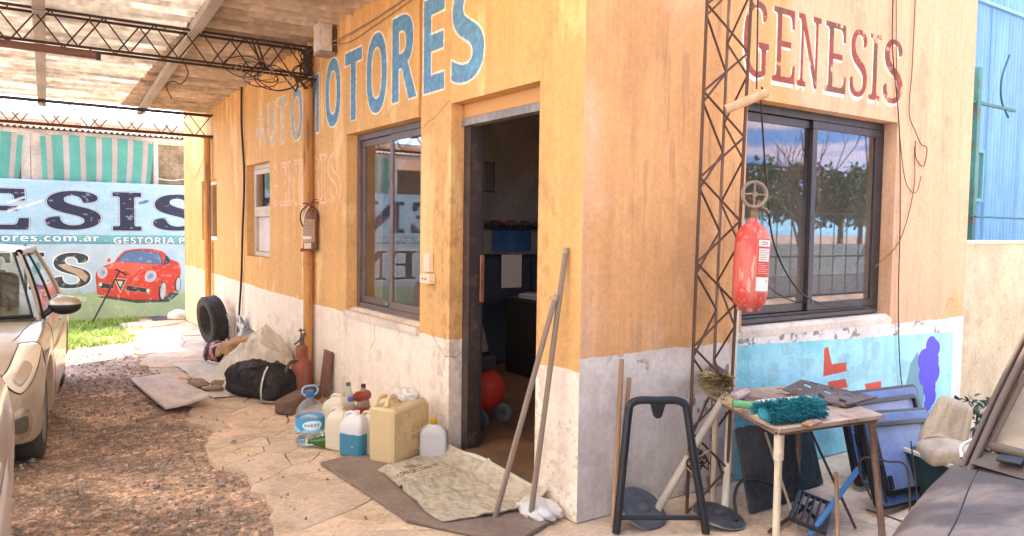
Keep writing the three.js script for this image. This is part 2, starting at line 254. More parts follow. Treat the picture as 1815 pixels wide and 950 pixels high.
const wallATex = canvasTex(2048, 740, (x, w, h) => {
  const X = (z) => (z + LA) / LA * w, Y = (y) => (1 - y / HW) * h;
  const line = (z) => (z > -3.8 ? 0.748 : 0.748 + (-3.8 - z) * 0.016);
  const L = paintLayer(w, h, (c) => {
    const S = [['A', -5.6, -5.22, 2.27, 2.68], ['U', -5.14, -4.88, 2.265, 2.69], ['T', -4.8, -4.5, 2.26, 2.71], ['O', -4.38, -4.05, 2.25, 2.74], ['M', -3.98, -3.62, 2.27, 2.77], ['O', -3.46, -3.12, 2.285, 2.84], ['T', -3.02, -2.68, 2.285, 2.83], ['O', -2.59, -2.23, 2.295, 2.875], ['R', -2.14, -1.76, 2.32, 2.905], ['E', -1.66, -1.38, 2.325, 2.92], ['S', -1.29, -0.91, 2.325, 2.93]];
    for (const [ch, a, b, lo, hi] of S) glyph(c, ch, X(a), Y(hi), X(b), Y(lo), 'bold 200px sans-serif', ch === 'T' && a < -4 ? '#8fb0ae' : '#5b93b5', '#f5ead0', 5.5);
  });
  const G = paintLayer(w, h, (c) => {
    const zs = [-5.02, -4.74, -4.5, -4.16, -3.9, -3.6, -3.42, -3.09], s = 'GENESIS'; for (let i = 0; i < 7; i++) glyph(c, s[i], X(zs[i]) + 2, Y(2.06), X(zs[i + 1]) - 4, Y(1.65), 'bold 200px serif', null, '#f3c6a8', 4);
  });
  x.fillStyle = '#d99a57'; x.fillRect(0, 0, w, h);
  eachPixel(x, w, h, (o, px, py, i) => {
    const z = px / w * LA - LA, y = (1 - py / h) * HW, a = fbm(z * 3 + 50, y * 3, 4) - 0.5, b = fbm(z * 40, y * 40 + 7, 3) - 0.5, st = fbm(z * 14 + 9, y * 0.7, 4) - 0.5;
    const wl = line(z) + 0.012 * (fbm(z * 6, 3, 3) - 0.5) * 2;
    let c, k;
    if (y > wl) {
      c = [220, 170, 104]; k = 1 + 0.08 * a + 0.1 * b + 0.09 * st + 0.06 * (fbm(z * 70, y * 2 + 5, 2) - 0.5);
      const pale = sstep(0.6, 0.7, fbm(z * 5 + 3, y * 1.6 + 20, 5)); c = [c[0] + 14 * pale, c[1] + 22 * pale, c[2] + 24 * pale];
      // worn lettering
      const la = L[i + 3] / 255, far = sstep(-3.2, -5.4, z), wear = sstep(0.18 + 0.3 * far, 0.3 + 0.4 * far, fbm(z * 9 + 3, y * 9 + 40, 5) + 0.12);
      if (la > 0) { const fade = 0.92 * (1 - far) + 0.75 * far, q = la * wear * fade; const lc = [L[i], L[i + 1], L[i + 2]].map((v, n) => v + ([214, 206, 190][n] - v) * far * 0.8); c = c.map((v, n) => v + (lc[n] * (1 + 0.25 * b) - v) * q); }
      const ga = G[i + 3] / 255; if (ga > 0) { const q = ga * 0.8 * sstep(0.36, 0.52, fbm(z * 8 + 80, y * 8, 4)); c = c.map((v, n) => v + ([G[i], G[i + 1], G[i + 2]][n] - v) * q); }
    } else {
      c = [240, 224, 202]; k = 1 + 0.1 * a + 0.1 * b + 0.07 * st;
      const grime = sstep(0.52, 0.66, fbm(z * 6 + 5, y * 6 + 10, 5) - 0.22 * (y - 0.15)) * 0.16, peel = z > -0.5 ? sstep(0.56, 0.6, 0.6 * fbm(z * 46, y * 46 + 70, 5) + 0.4 * fbm(z * 9, y * 9 + 4, 2) - 0.22 * (y - 0.15)) : 0;
      c = [c[0] * (1 - grime) + 150 * grime, c[1] * (1 - grime) + 128 * grime, c[2] * (1 - grime) + 104 * grime]; c = c.map((v, n) => v + ([186, 172, 150][n] - v) * 0.55 * peel);
      if (z < -7.4) c = [c[0], c[1] * 0.985, c[2] * 0.88];
    }
    // fingermarks and scrapes beside the doorway
    if (z > -1.7 && z < -0.2) { const d = Math.min(Math.abs(z + 1.29), Math.abs(z + 0.36)), g = sstep(0.55, 0.7, fbm(z * 26 + 7, y * 17 + 2, 5) + 0.12 - d * 0.9) * (y > 0.5 && y < 1.7 ? 1 : 0.4); c = c.map((v, n) => v + ([134, 98, 66][n] - v) * 0.22 * g); }
    o[0] = c[0] * k; o[1] = c[1] * k; o[2] = c[2] * k;
  });
  // hairline cracks
  x.strokeStyle = 'rgba(120,84,50,0.7)'; x.lineWidth = 1.1;
  const crack = (p) => { x.beginPath(); p.forEach(([z, y], i) => (i ? x.lineTo(X(z), Y(y)) : x.moveTo(X(z), Y(y)))); x.stroke(); };
  crack([[-1.66, 2.1], [-1.6, 2.14], [-1.5, 2.15], [-1.4, 2.2], [-1.3, 2.24]]); crack([[-2.4, 0.75], [-2.43, 0.66], [-2.41, 0.6], [-2.5, 0.52]]); crack([[-1.5, 0.74], [-1.38, 0.66], [-1.33, 0.63], [-1.28, 0.64]]);
});
const wallBTex = canvasTex(1700, 1510, (x, w, h) => {
  const X = (v) => v / LB * w, Y = (y) => (1 - y / HW) * h;
  const L = paintLayer(w, h, (c) => {
    const S = [['G', 1.15, 1.37], ['E', 1.41, 1.62], ['N', 1.645, 1.87], ['E', 1.92, 2.15], ['S', 2.19, 2.385], ['I', 2.41, 2.54], ['S', 2.58, 2.82]];
    for (const [ch, a, b] of S) { glyph(c, ch, X(a) - 5, Y(2.76) + 3, X(b) - 5, Y(2.325) + 6, '200px serif', '#efe3cc', '#efe3cc', 2.5); glyph(c, ch, X(a), Y(2.76), X(b), Y(2.335), '200px serif', '#8c4238', '#8c4238', 2); }
  });
  const poly = (pts) => { x.beginPath(); pts.forEach(([a, b], i) => (i ? x.lineTo(X(a), Y(b)) : x.moveTo(X(a), Y(b)))); x.closePath(); x.fill(); };
  x.fillStyle = '#ce8f52'; x.fillRect(0, 0, w, h);
  eachPixel(x, w, h, (o, px, py, i) => {
    const s = px / w * LB, y = (1 - py / h) * HW, a = fbm(s * 3 + 10, y * 3 + 4, 4) - 0.5, b = fbm(s * 50, y * 50 + 7, 3) - 0.5, st = fbm(s * 12 + 9, y * 0.8 + 30, 4) - 0.5;
    let c, k;
    if (y > (s > 1.16 && s < 2.8 ? 0.87 : 0.82) + 0.008 * (fbm(s * 9, 5, 3) - 0.5) * 2 && !(s > 2.9 && y < 0.8)) {
      c = [208, 156, 100]; k = 1 + 0.07 * a + 0.1 * b + 0.06 * st + 0.07 * (fbm(s * 70, y * 2 + 5, 2) - 0.5);
      const old = sstep(0.4, 0.62, fbm(s * 1.6 + 60, y * 1.1 + 9, 4) + 0.12 * (s - 2.0)); c = [c[0] + 6 * old, c[1] + 14 * old, c[2] + 32 * old];
      const sootShade = sstep(0.56, 0.68, fbm(s * 4 + 20, y * 2.4, 5) + (s > 0.3 && s < 1.15 ? 0.05 : -0.06)); c = c.map((v) => v * (1 - 0.07 * sootShade)); const dripShade = sstep(0.56, 0.7, fbm(s * 34 + 8, y * 2.2 + 4, 4)) * (s > 0.25 && s < 1.25 ? 1 : 0.35) * sstep(0.4, 0.6, fbm(s * 5, y * 3 + 60, 3)); c = c.map((v, n) => v + ([128, 100, 74][n] - v) * 0.28 * dripShade);  // grime, with the grey lattice shadow of the mast painted in as streaks
      const la = L[i + 3] / 255; if (la > 0) { const dark = sstep(0.47, 0.6, fbm(s * 3 + 9, y * 5 + 12, 4) + (y - 2.55) * 0.5), q = la * sstep(0.2, 0.34, fbm(s * 16, y * 16 + 3, 4)); const isRed = L[i] < 200; c = c.map((v, n) => v + ((isRed ? L[i + n] + ([104, 78, 58][n] - L[i + n]) * 0.8 * dark : L[i + n]) * (1 + 0.2 * b) - v) * q * 0.95); }
    } else if (s > 1.17 + 0.01 * b && s < 3.69 && y < 0.795 - 0.034 * (s - 1.17)) {
      c = [132, 204, 214]; k = 1 + 0.16 * a + 0.1 * b + 0.12 * st; const pale = sstep(0.45, 0.6, fbm(s * 1.2 + 4, y * 2 + 8, 4) + 0.16 * (s - 2.1) + 0.15 * (y - 0.3)); c = [c[0] + 30 * pale, c[1] + 16 * pale, c[2] + 18 * pale];
      const gr = sstep(0.56, 0.66, fbm(s * 8 + 70, y * 8, 5)); c = c.map((v, n) => v + ([118, 140, 138][n] - v) * 0.22 * gr);
    } else {
      c = s < 1.2 ? [214, 206, 194] : [226, 222, 214]; k = 1 + 0.09 * a + 0.11 * b + 0.06 * st;
      const scuff = sstep(0.6, 0.66, fbm(s * 22 + 5, y * 22 + 90, 5)) * sstep(0.5, 0.6, fbm(s * 3.4 + 1, y * 3.4 + 3, 3)); c = c.map((v, n) => v + ([92, 86, 80][n] - v) * 0.6 * scuff);
      const grime = sstep(0.5, 0.66, fbm(s * 5 + 44, y * 5 + 12, 5)); c = c.map((v, n) => v + ([164, 150, 134][n] - v) * 0.2 * grime);
    }
    o[0] = c[0] * k; o[1] = c[1] * k; o[2] = c[2] * k;
  });
  // flat red, blue-grey and purple shapes over the blue field
  x.globalAlpha = 0.93; x.fillStyle = '#d6503a';
  poly([[2.02, 0.71], [2.06, 0.72], [2.11, 0.6], [2.27, 0.6], [2.28, 0.54], [2.02, 0.53]]); poly([[2.07, 0.49], [2.27, 0.49], [2.3, 0.43], [2.09, 0.43]]); poly([[2.5, 0.43], [2.7, 0.43], [2.71, 0.37], [2.52, 0.37]]);
  x.fillStyle = '#b85a52'; poly([[3.08, 0.1], [3.19, 0.1], [3.26, 0.02], [3.22, 0.0], [3.05, 0.0]]);
  x.fillStyle = '#6f97a4'; poly([[3.17, 0.6], [3.08, 0.52], [3.0, 0.3], [3.06, 0.06], [3.25, 0.04], [3.3, 0.3]]);
  x.fillStyle = '#5b4fd0'; x.beginPath(); for (const [cx, cy, r] of [[3.36, 0.63, 0.075], [3.42, 0.6, 0.07], [3.27, 0.53, 0.09], [3.36, 0.5, 0.12], [3.4, 0.42, 0.1], [3.3, 0.42, 0.1], [3.36, 0.32, 0.09], [3.38, 0.24, 0.08], [3.35, 0.19, 0.06]]) { x.moveTo(X(cx) + X(r), Y(cy)); x.ellipse(X(cx), Y(cy), X(r), X(r) * 0.9, 0, 0, 7); } x.fill();
  x.globalAlpha = 1;
  x.strokeStyle = 'rgba(96,70,46,0.6)'; x.lineWidth = 2; x.beginPath(); x.moveTo(X(3.5), Y(0.82)); x.lineTo(X(3.6), Y(0.97)); x.lineTo(X(3.66), Y(0.95)); x.stroke();
});
const wallAMat = mat(0xffffff, 0.88, 0, { map: wallATex, bumpMap: rep(T.rough, LA / 0.8, HW / 0.8), bumpScale: 0.005 });
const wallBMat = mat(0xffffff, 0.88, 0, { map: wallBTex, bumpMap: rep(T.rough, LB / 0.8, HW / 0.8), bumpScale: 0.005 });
function wallGeo(len, holes) {
  const g = extrude([[0, 0], [len, 0], [len, HW], [0, HW]], TH, 0, holes), n = g.toNonIndexed ? g : g, p = n.attributes.position, uv = n.attributes.uv;
  for (let i = 0; i < p.count; i++) uv.setXY(i, (p.getX(i) - (TH - p.getZ(i))) / len, p.getY(i) / HW); return n;
}
const office = thing('office_building', 'long single-storey orange office with white base and painted lettering', 'building');
const HA = { door: [-1.287, 0.0, -0.36, 2.217], win: [-2.985, 0.775, -1.69, 2.185], small: [-5.94, 1.1, -5.065, 2.118], far: [-8.22, 1.232, -7.35, 2.035] };
const sA = (z) => z + LA;
{
  const doorHole = [[sA(-1.287), 0], [sA(-1.287), 2.217], [sA(-0.36), 2.217], [sA(-0.36), 0]];
  const g = extrude([[0, 0], [sA(-1.287), 0], [sA(-1.287), 2.217], [sA(-0.36), 2.217], [sA(-0.36), 0], [LA, 0], [LA, HW], [0, HW]], TH, 0, [HA.win, HA.small, HA.far].map(([a, b, c, d]) => rectHole(sA(a), b, sA(c), d)));
  const p = g.attributes.position, uv = g.attributes.uv; for (let i = 0; i < p.count; i++) uv.setXY(i, (p.getX(i) - (TH - p.getZ(i))) / LA, p.getY(i) / HW);
  for (let i = 0; i < p.count; i++) if (p.getX(i) > LA - 0.001 && p.getZ(i) < 0.001) p.setX(i, LA - TH);      // mitred at the corner
  g.computeVertexNormals(); g.rotateY(-PI / 2).translate(TH, 0, -LA); mesh('wall', g, wallAMat, office).userData.label = 'long orange wall lettered in blue along the dirt lane';
  const b = wallGeo(LB, [rectHole(1.2, 0.86, 2.78, 2.212)]); b.translate(0, 0, -TH);
  const pb = b.attributes.position; for (let i = 0; i < pb.count; i++) if (pb.getX(i) < 0.001 && pb.getZ(i) < -TH + 0.001) pb.setX(i, TH + 0.001);
  b.computeVertexNormals();
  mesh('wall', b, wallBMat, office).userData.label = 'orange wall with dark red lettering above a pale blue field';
  const plain = mottled([196, 186, 170], 0.9, 0.15);
  mesh('wall', bx(0.14, HW, LA - TH - 0.002, LB - 0.07, HW / 2, -(LA + TH) / 2), plain, office); mesh('wall', bx(LB - TH - 0.142, HW, 0.14, (LB) / 2, HW / 2, -LA + 0.07), plain, office);
  mesh('roof_slab', bx(LB + 0.004, 0.14, LA + 0.004, LB / 2, HW + 0.07, -LA / 2), plain, office);
  for (const [w, d, x, z] of [[LB, 0.14, LB / 2, -0.072], [0.14, LA - 0.16, 0.072, -LA / 2 - 0.075]]) mesh('parapet', bx(w, 1.1, d, x, HW + 0.692, z), plain, office);  // parapet added out of view, tall enough to shade the yard car
  // inside
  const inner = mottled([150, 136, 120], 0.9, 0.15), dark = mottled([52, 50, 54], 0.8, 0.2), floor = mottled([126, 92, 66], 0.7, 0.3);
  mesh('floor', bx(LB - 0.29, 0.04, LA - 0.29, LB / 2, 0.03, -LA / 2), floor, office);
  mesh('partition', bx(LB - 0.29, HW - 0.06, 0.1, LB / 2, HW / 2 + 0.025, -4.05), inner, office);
}
function frameGeo(x0, y0, x1, y1, t, d, z0) { return merge(rbx(x1 - x0, t, d, (x0 + x1) / 2, y1 - t / 2, z0 + d / 2, 0.003, 1), rbx(x1 - x0, t, d, (x0 + x1) / 2, y0 + t / 2, z0 + d / 2, 0.003, 1), rbx(t, y1 - y0 - 2 * t, d, x0 + t / 2, (y0 + y1) / 2, z0 + d / 2, 0.003, 1), rbx(t, y1 - y0 - 2 * t, d, x1 - t / 2, (y0 + y1) / 2, z0 + d / 2, 0.003, 1)); }
const tinted = phys(0xffffff, 0.015, { transmission: 1, ior: 1.52, thickness: 0 });
const paneGlass = phys(0xffffff, 0.02, { transmission: 1, ior: 1.7, thickness: 0 });
function slidingWindow(wall, x0, y0, x1, y1, m, glass, label) {       // local: x along the wall, z outwards
  const w = part('window', office); if (wall === 'A') { w.position.set(0, 0, -LA); w.rotation.y = -PI / 2; } w.userData.label = label;
  mesh('frame', frameGeo(x0, y0, x1, y1, 0.045, 0.05, -0.14), m, w);
  const mid = (x0 + x1) / 2, i = 0.045;
  for (const [a, b, z] of [[x0 + i, mid + 0.03, -0.135], [mid - 0.03, x1 - i, -0.112]]) { mesh('sash', frameGeo(a, y0 + i + 0.002, b, y1 - i - 0.002, 0.05, 0.02, z), m, w); mesh('pane', bx(b - a - 0.096, y1 - y0 - 2 * i - 0.1, 0.004, (a + b) / 2, (y0 + y1) / 2, z + 0.01), glass, w); }
  return w;
}
{
  const wA = slidingWindow('A', sA(-2.983), 0.79, sA(-1.692), 2.183, M.bronze, paneGlass, 'bronze sliding window beside the doorway');
  const sill = mottled([214, 200, 182], 0.95, 0.2);
  mesh('sill', deform(metreUV(new THREE.BoxGeometry(1.288, 0.05, 0.16, 30, 2, 4)), (p) => { p.y += (p.z > 0 ? -0.02 : 0) + 0.008 * (fbm(p.x * 14, p.z * 20 + 5, 3) - 0.5); }).translate(sA(-2.3375), 0.768, -0.055), sill, wA);
  mesh('latch', rbx(0.05, 0.018, 0.02, sA(-2.42), 0.86, -0.1), M.steel, wA);
  const wB = slidingWindow('B', 1.203, 0.9, 2.777, 2.208, M.darkFrame, tinted, 'dark sliding window behind the lattice mast');
  mesh('sill', deform(metreUV(new THREE.BoxGeometry(1.574, 0.04, 0.13, 20, 2, 4)), (p) => { p.y += p.z > 0.05 ? -0.02 : 0; }).translate(1.99, 0.872, -0.061), sill, wB);
  mesh('track', rbx(1.48, 0.03, 0.03, 1.99, 0.915, -0.075), M.darkFrame, wB);
  // small kitchen window, hinged, cream
  const cream = mottled([206, 194, 172], 0.6, 0.12), wS = part('window', office); wS.position.set(0, 0, -LA); wS.rotation.y = -PI / 2; wS.userData.label = 'small cream window with a tilting upper pane';
  const a = sA(-5.938), b = sA(-5.067);
  mesh('frame', frameGeo(a, 1.102, b, 2.116, 0.05, 0.06, -0.14), cream, wS); mesh('sash', frameGeo(a + 0.052, 1.6, b - 0.052, 2.06, 0.05, 0.03, -0.1), cream, wS); mesh('rail', rbx(b - a - 0.104, 0.06, 0.05, (a + b) / 2, 1.57, -0.1), cream, wS);
  mesh('pane', bx(b - a - 0.2, 0.36, 0.004, (a + b) / 2, 1.83, -0.09), paneGlass, wS); mesh('pane', bx(b - a - 0.106, 0.38, 0.004, (a + b) / 2, 1.346, -0.12), mottled([214, 208, 200], 0.5, 0.1), wS);
  const wF = part('window', office); wF.position.set(0, 0, -LA); wF.rotation.y = -PI / 2; wF.userData.label = 'narrow dark window near the far end of the wall';
  mesh('frame', frameGeo(sA(-8.218), 1.234, sA(-7.352), 2.033, 0.05, 0.06, -0.13), M.white, wF); mesh('pane', bx(0.766, 0.7, 0.004, sA(-7.785), 1.633, -0.1), paneGlass, wF);
  // door frame and threshold
  const df = part('door_frame', office), dark = mottled([62, 52, 46], 0.6, 0.3, {}, 8, 50, [80, 64, 54], 0.02), galv = mottled([150, 142, 130], 0.5, 0.25, { metalness: 0.3 });
  mesh('jamb', rbx(0.09, 2.12, 0.075, 0.135, 1.06, -1.245, 0.004, 1), dark, df); mesh('jamb', rbx(0.07, 2.12, 0.03, 0.125, 1.06, -0.377, 0.004, 1), dark, df); mesh('head', rbx(0.072, 0.05, 0.91, 0.105, 2.105, -0.82, 0.004, 1), galv, df);
  mesh('lintel', rbx(0.05, 0.085, 0.92, 0.115, 2.174, -0.823, 0.003, 1), mat(0xd9a25e, 0.9), df);
  mesh('threshold', rbx(0.14, 0.05, 0.85, 0.075, 0.028, -0.785, 0.008, 2), mottled([120, 100, 84], 0.9, 0.3), df);
  const leaf = part('door', office); mesh('panel', rbx(0.86, 2.05, 0.04, 0.43, 1.08, 0, 0.004, 1).rotateY(1.25).translate(0.2, 0, -1.25), dark, leaf); mesh('lock_plate', rbx(0.03, 0.3, 0.012, 0.184, 1.13, -1.2), mottled([150, 96, 70], 0.6, 0.4), leaf);
  mesh('curtain', grid(30, 4, (u, v) => [sA(-2.86) + 0.14 * u, 0.84 + 1.28 * v, -0.2 + 0.012 * Math.sin(u * 22)]), mottled([112, 92, 76], 0.95, 0.2), wA);
}
// ---------- the far end of the lane: boards, awning, shed ----------
const ZB = -10.2;
const signTex = canvasTex(2048, 512, (x, w, h) => {            // upper board: x -5.9 .. 0.9, y 1.10 .. 2.065
  const x0 = -5.9, W = 6.8, y0 = 1.1, H = 0.965, X = (v) => (v - x0) / W * w, Y = (v) => (1 - (v - y0) / H) * h;
  x.fillStyle = '#a6d2ea'; x.fillRect(0, 0, w, h); x.fillStyle = '#6fb7c4'; x.fillRect(0, Y(1.26), w, h);
  const S = [['G', -5.6, -4.8], ['E', -4.68, -4.0], ['N', -3.85, -2.92], ['E', -2.76, -1.97], ['S', -1.76, -1.04], ['I', -0.87, -0.49], ['S', -0.31, 0.42]];
  for (const [c, a, b] of S) { glyph(x, c, X(a), Y(1.915), X(b), Y(1.345), 'bold 300px serif', null, '#7f93ad', 26); glyph(x, c, X(a), Y(1.915), X(b), Y(1.345), 'bold 300px serif', null, '#c8dcea', 20); glyph(x, c, X(a), Y(1.915), X(b), Y(1.345), 'bold 300px serif', '#28324f', '#28324f', 12); }
  const txt = (s, a, b, lo, hi) => { x.save(); x.font = 'bold 80px sans-serif'; const m = x.measureText(s); x.translate(X(a), Y(lo)); x.scale((X(b) - X(a)) / m.width, (Y(lo) - Y(hi)) / 60); x.strokeStyle = '#3f88a0'; x.lineWidth = 8; x.strokeText(s, 0, 0); x.fillStyle = '#edf3f2'; x.fillText(s, 0, 0); x.restore(); };
  txt('www.genesisautomotores.com.ar', -4.6, -1.06, 1.165, 1.27); txt('GESTORIA PROPIA', -0.88, 0.72, 1.13, 1.235);
  x.strokeStyle = '#e6eef2'; x.lineCap = 'round'; for (const [a, b, c, d] of [[-2.2, 1.72, -2.02, 1.8], [-2.2, 1.6, -2.06, 1.66], [-1.98, 1.68, -1.8, 1.76]]) { x.lineWidth = 16; x.globalAlpha = 0.8; x.beginPath(); x.moveTo(X(a), Y(b)); x.lineTo(X(c), Y(d)); x.stroke(); } x.globalAlpha = 1;
  x.fillStyle = '#5b78b8'; x.beginPath(); x.ellipse(X(-0.44), Y(1.78), 26, 12, -0.6, 0, 7); x.fill();
  eachPixel(x, w, h, (o, px, py) => { const a = fbm(px / 90, py / 90, 4) - 0.5, b = fbm(px / 5, py / 5 + 60, 2) - 0.5, scr = fbm(px / 26 + 50, py / 26, 5) > 0.7 ? 0.5 : 0, k = 1 + 0.14 * a + 0.1 * b; for (let n = 0; n < 3; n++) o[n] = (o[n] + ([206, 218, 224][n] - o[n]) * scr) * k; });
});
const carSignTex = canvasTex(1600, 850, (x, w, h) => {           // lower board: x -2.0 .. 0.15, y -0.02 .. 1.13
  const x0 = -2.0, W = 2.15, y0 = -0.02, H = 1.15, X = (v) => (v - x0) / W * w, Y = (v) => (1 - (v - y0) / H) * h;
  x.fillStyle = '#b2d0e4'; x.fillRect(0, 0, w, h);
  // painted lawn with a ragged edge
  x.fillStyle = '#a9c49c'; x.beginPath(); x.moveTo(0, h); for (let i = 0; i <= 80; i++) x.lineTo(i / 80 * w, Y(0.42 + 0.05 * (fbm(i * 0.5, 4, 4) - 0.5) * 2 - 0.06 * i / 80)); x.lineTo(w, h); x.fill();
  for (const [c, a, b] of [['I', -1.985, -1.79], ['S', -1.69, -1.19]]) { glyph(x, c, X(a), Y(1.0), X(b), Y(0.47), 'bold 300px serif', null, '#e4ebee', 40); glyph(x, c, X(a), Y(1.0), X(b), Y(0.47), 'bold 300px serif', '#36444c', '#36444c', 12); }
  x.fillStyle = '#b9a58e'; x.beginPath(); x.moveTo(X(-1.62), Y(0.82)); for (const [a, b] of [[-1.5, 0.84], [-1.42, 0.78], [-1.3, 0.74], [-1.22, 0.64], [-1.26, 0.55], [-1.33, 0.62], [-1.4, 0.68], [-1.52, 0.74]]) x.lineTo(X(a), Y(b)); x.fill();
  x.save(); x.font = 'bold 60px sans-serif'; x.fillStyle = '#dfe8e6'; x.fillText('PROPIO', X(-1.55), Y(0.27)); x.restore();
  // painted red coupe, seen from its front corner
  const P = (pts, fill, stroke, lw = 4) => { x.beginPath(); pts.forEach((p, i) => (i ? (p.length > 2 ? x.quadraticCurveTo(X(p[2]), Y(p[3]), X(p[0]), Y(p[1])) : x.lineTo(X(p[0]), Y(p[1]))) : x.moveTo(X(p[0]), Y(p[1])))); x.closePath(); if (fill) { x.fillStyle = fill; x.fill(); } if (stroke) { x.strokeStyle = stroke; x.lineWidth = lw; x.stroke(); } };
  const E = (cx, cy, rx, ry, rot, fill, stroke, lw = 4) => { x.beginPath(); x.ellipse(X(cx), Y(cy), rx / W * w, ry / H * h, rot, 0, 7); if (fill) { x.fillStyle = fill; x.fill(); } if (stroke) { x.strokeStyle = stroke; x.lineWidth = lw; x.stroke(); } };
  P([[-1.12, 0.32], [-0.55, 0.2], [-0.1, 0.2], [0.06, 0.33], [-0.3, 0.42]], '#4a5652');
  P([[-1.1, 0.36], [-1.12, 0.6], [-1.03, 0.78, -1.13, 0.72], [-0.86, 0.85], [-0.72, 1.02, -0.8, 0.97], [-0.45, 1.055, -0.6, 1.055], [-0.17, 1.0, -0.25, 1.05], [-0.08, 0.88], [0.04, 0.84], [0.08, 0.66, 0.09, 0.78], [0.04, 0.38], [-0.06, 0.36], [-0.22, 0.24], [-0.6, 0.26]], '#cf4a3f', '#8e2f2a', 5);
  P([[-0.83, 0.86], [-0.7, 1.0, -0.77, 0.95], [-0.47, 1.03, -0.58, 1.035], [-0.22, 0.98], [-0.18, 0.8], [-0.5, 0.83]], '#5c7fb0', '#2f3f58', 6);
  P([[-0.14, 0.97], [-0.07, 0.88], [-0.1, 0.82], [-0.16, 0.8]], '#33445c', '#26313f', 3);
  P([[-0.83, 0.86], [-0.5, 0.83], [-0.18, 0.8], [-0.28, 0.79], [-0.5, 0.74, -0.4, 0.76], [-0.62, 0.62], [-0.74, 0.7, -0.7, 0.74], [-1.0, 0.78]], '#de6a5a');
  x.strokeStyle = '#f0a090'; x.lineWidth = 4; x.beginPath(); x.moveTo(X(-0.4), Y(0.76)); x.quadraticCurveTo(X(-0.55), Y(0.68), X(-0.62), Y(0.5)); x.stroke();
  E(-1.03, 0.69, 0.06, 0.085, 0.25, '#a9bcd8', '#e8ecec', 5); E(-0.36, 0.62, 0.075, 0.09, 0.5, '#a9bcd8', '#e8ecec', 5); E(-0.36, 0.62, 0.035, 0.045, 0.5, '#7f95bb'); E(-1.03, 0.69, 0.03, 0.04, 0.3, '#7f95bb');
  P([[-1.09, 0.55], [-0.88, 0.5], [-0.88, 0.43], [-1.09, 0.46]], '#3a3c40', '#d8d0c0', 3); P([[-0.7, 0.49], [-0.37, 0.42], [-0.37, 0.35], [-0.72, 0.4]], '#3a3c40', '#d8d0c0', 3);
  E(-1.06, 0.51, 0.022, 0.026, 0, '#f2ead0'); E(-0.4, 0.39, 0.024, 0.028, 0, '#f2ead0');
  P([[-0.87, 0.6], [-0.7, 0.58], [-0.79, 0.38]], '#4a4a44', '#e8e4d8', 6); P([[-0.83, 0.56], [-0.75, 0.55], [-0.79, 0.46]], '#d8d4b8');
  E(-0.19, 0.38, 0.055, 0.155, 0.1, '#34302e'); E(-0.18, 0.38, 0.04, 0.135, 0.1, '#c9d2dc', '#8f9aa8', 4); E(0.04, 0.48, 0.045, 0.13, 0.05, '#34302e'); E(0.045, 0.48, 0.032, 0.11, 0.05, '#c9d2dc', '#8f9aa8', 4);
  E(-0.94, 0.88, 0.025, 0.03, 0, '#cf4a3f');
  eachPixel(x, w, h, (o, px, py) => { const a = fbm(px / 120, py / 120 + 9, 4) - 0.5, b = fbm(px / 6, py / 6 + 60, 2) - 0.5, s = fbm(px / 34 + 5, py / 34, 5), scr = s > 0.66 ? 0.45 : 0, k = 1 + 0.16 * a + 0.12 * b; for (let n = 0; n < 3; n++) o[n] = (o[n] + ([206, 208, 196][n] - o[n]) * scr) * k; });
});
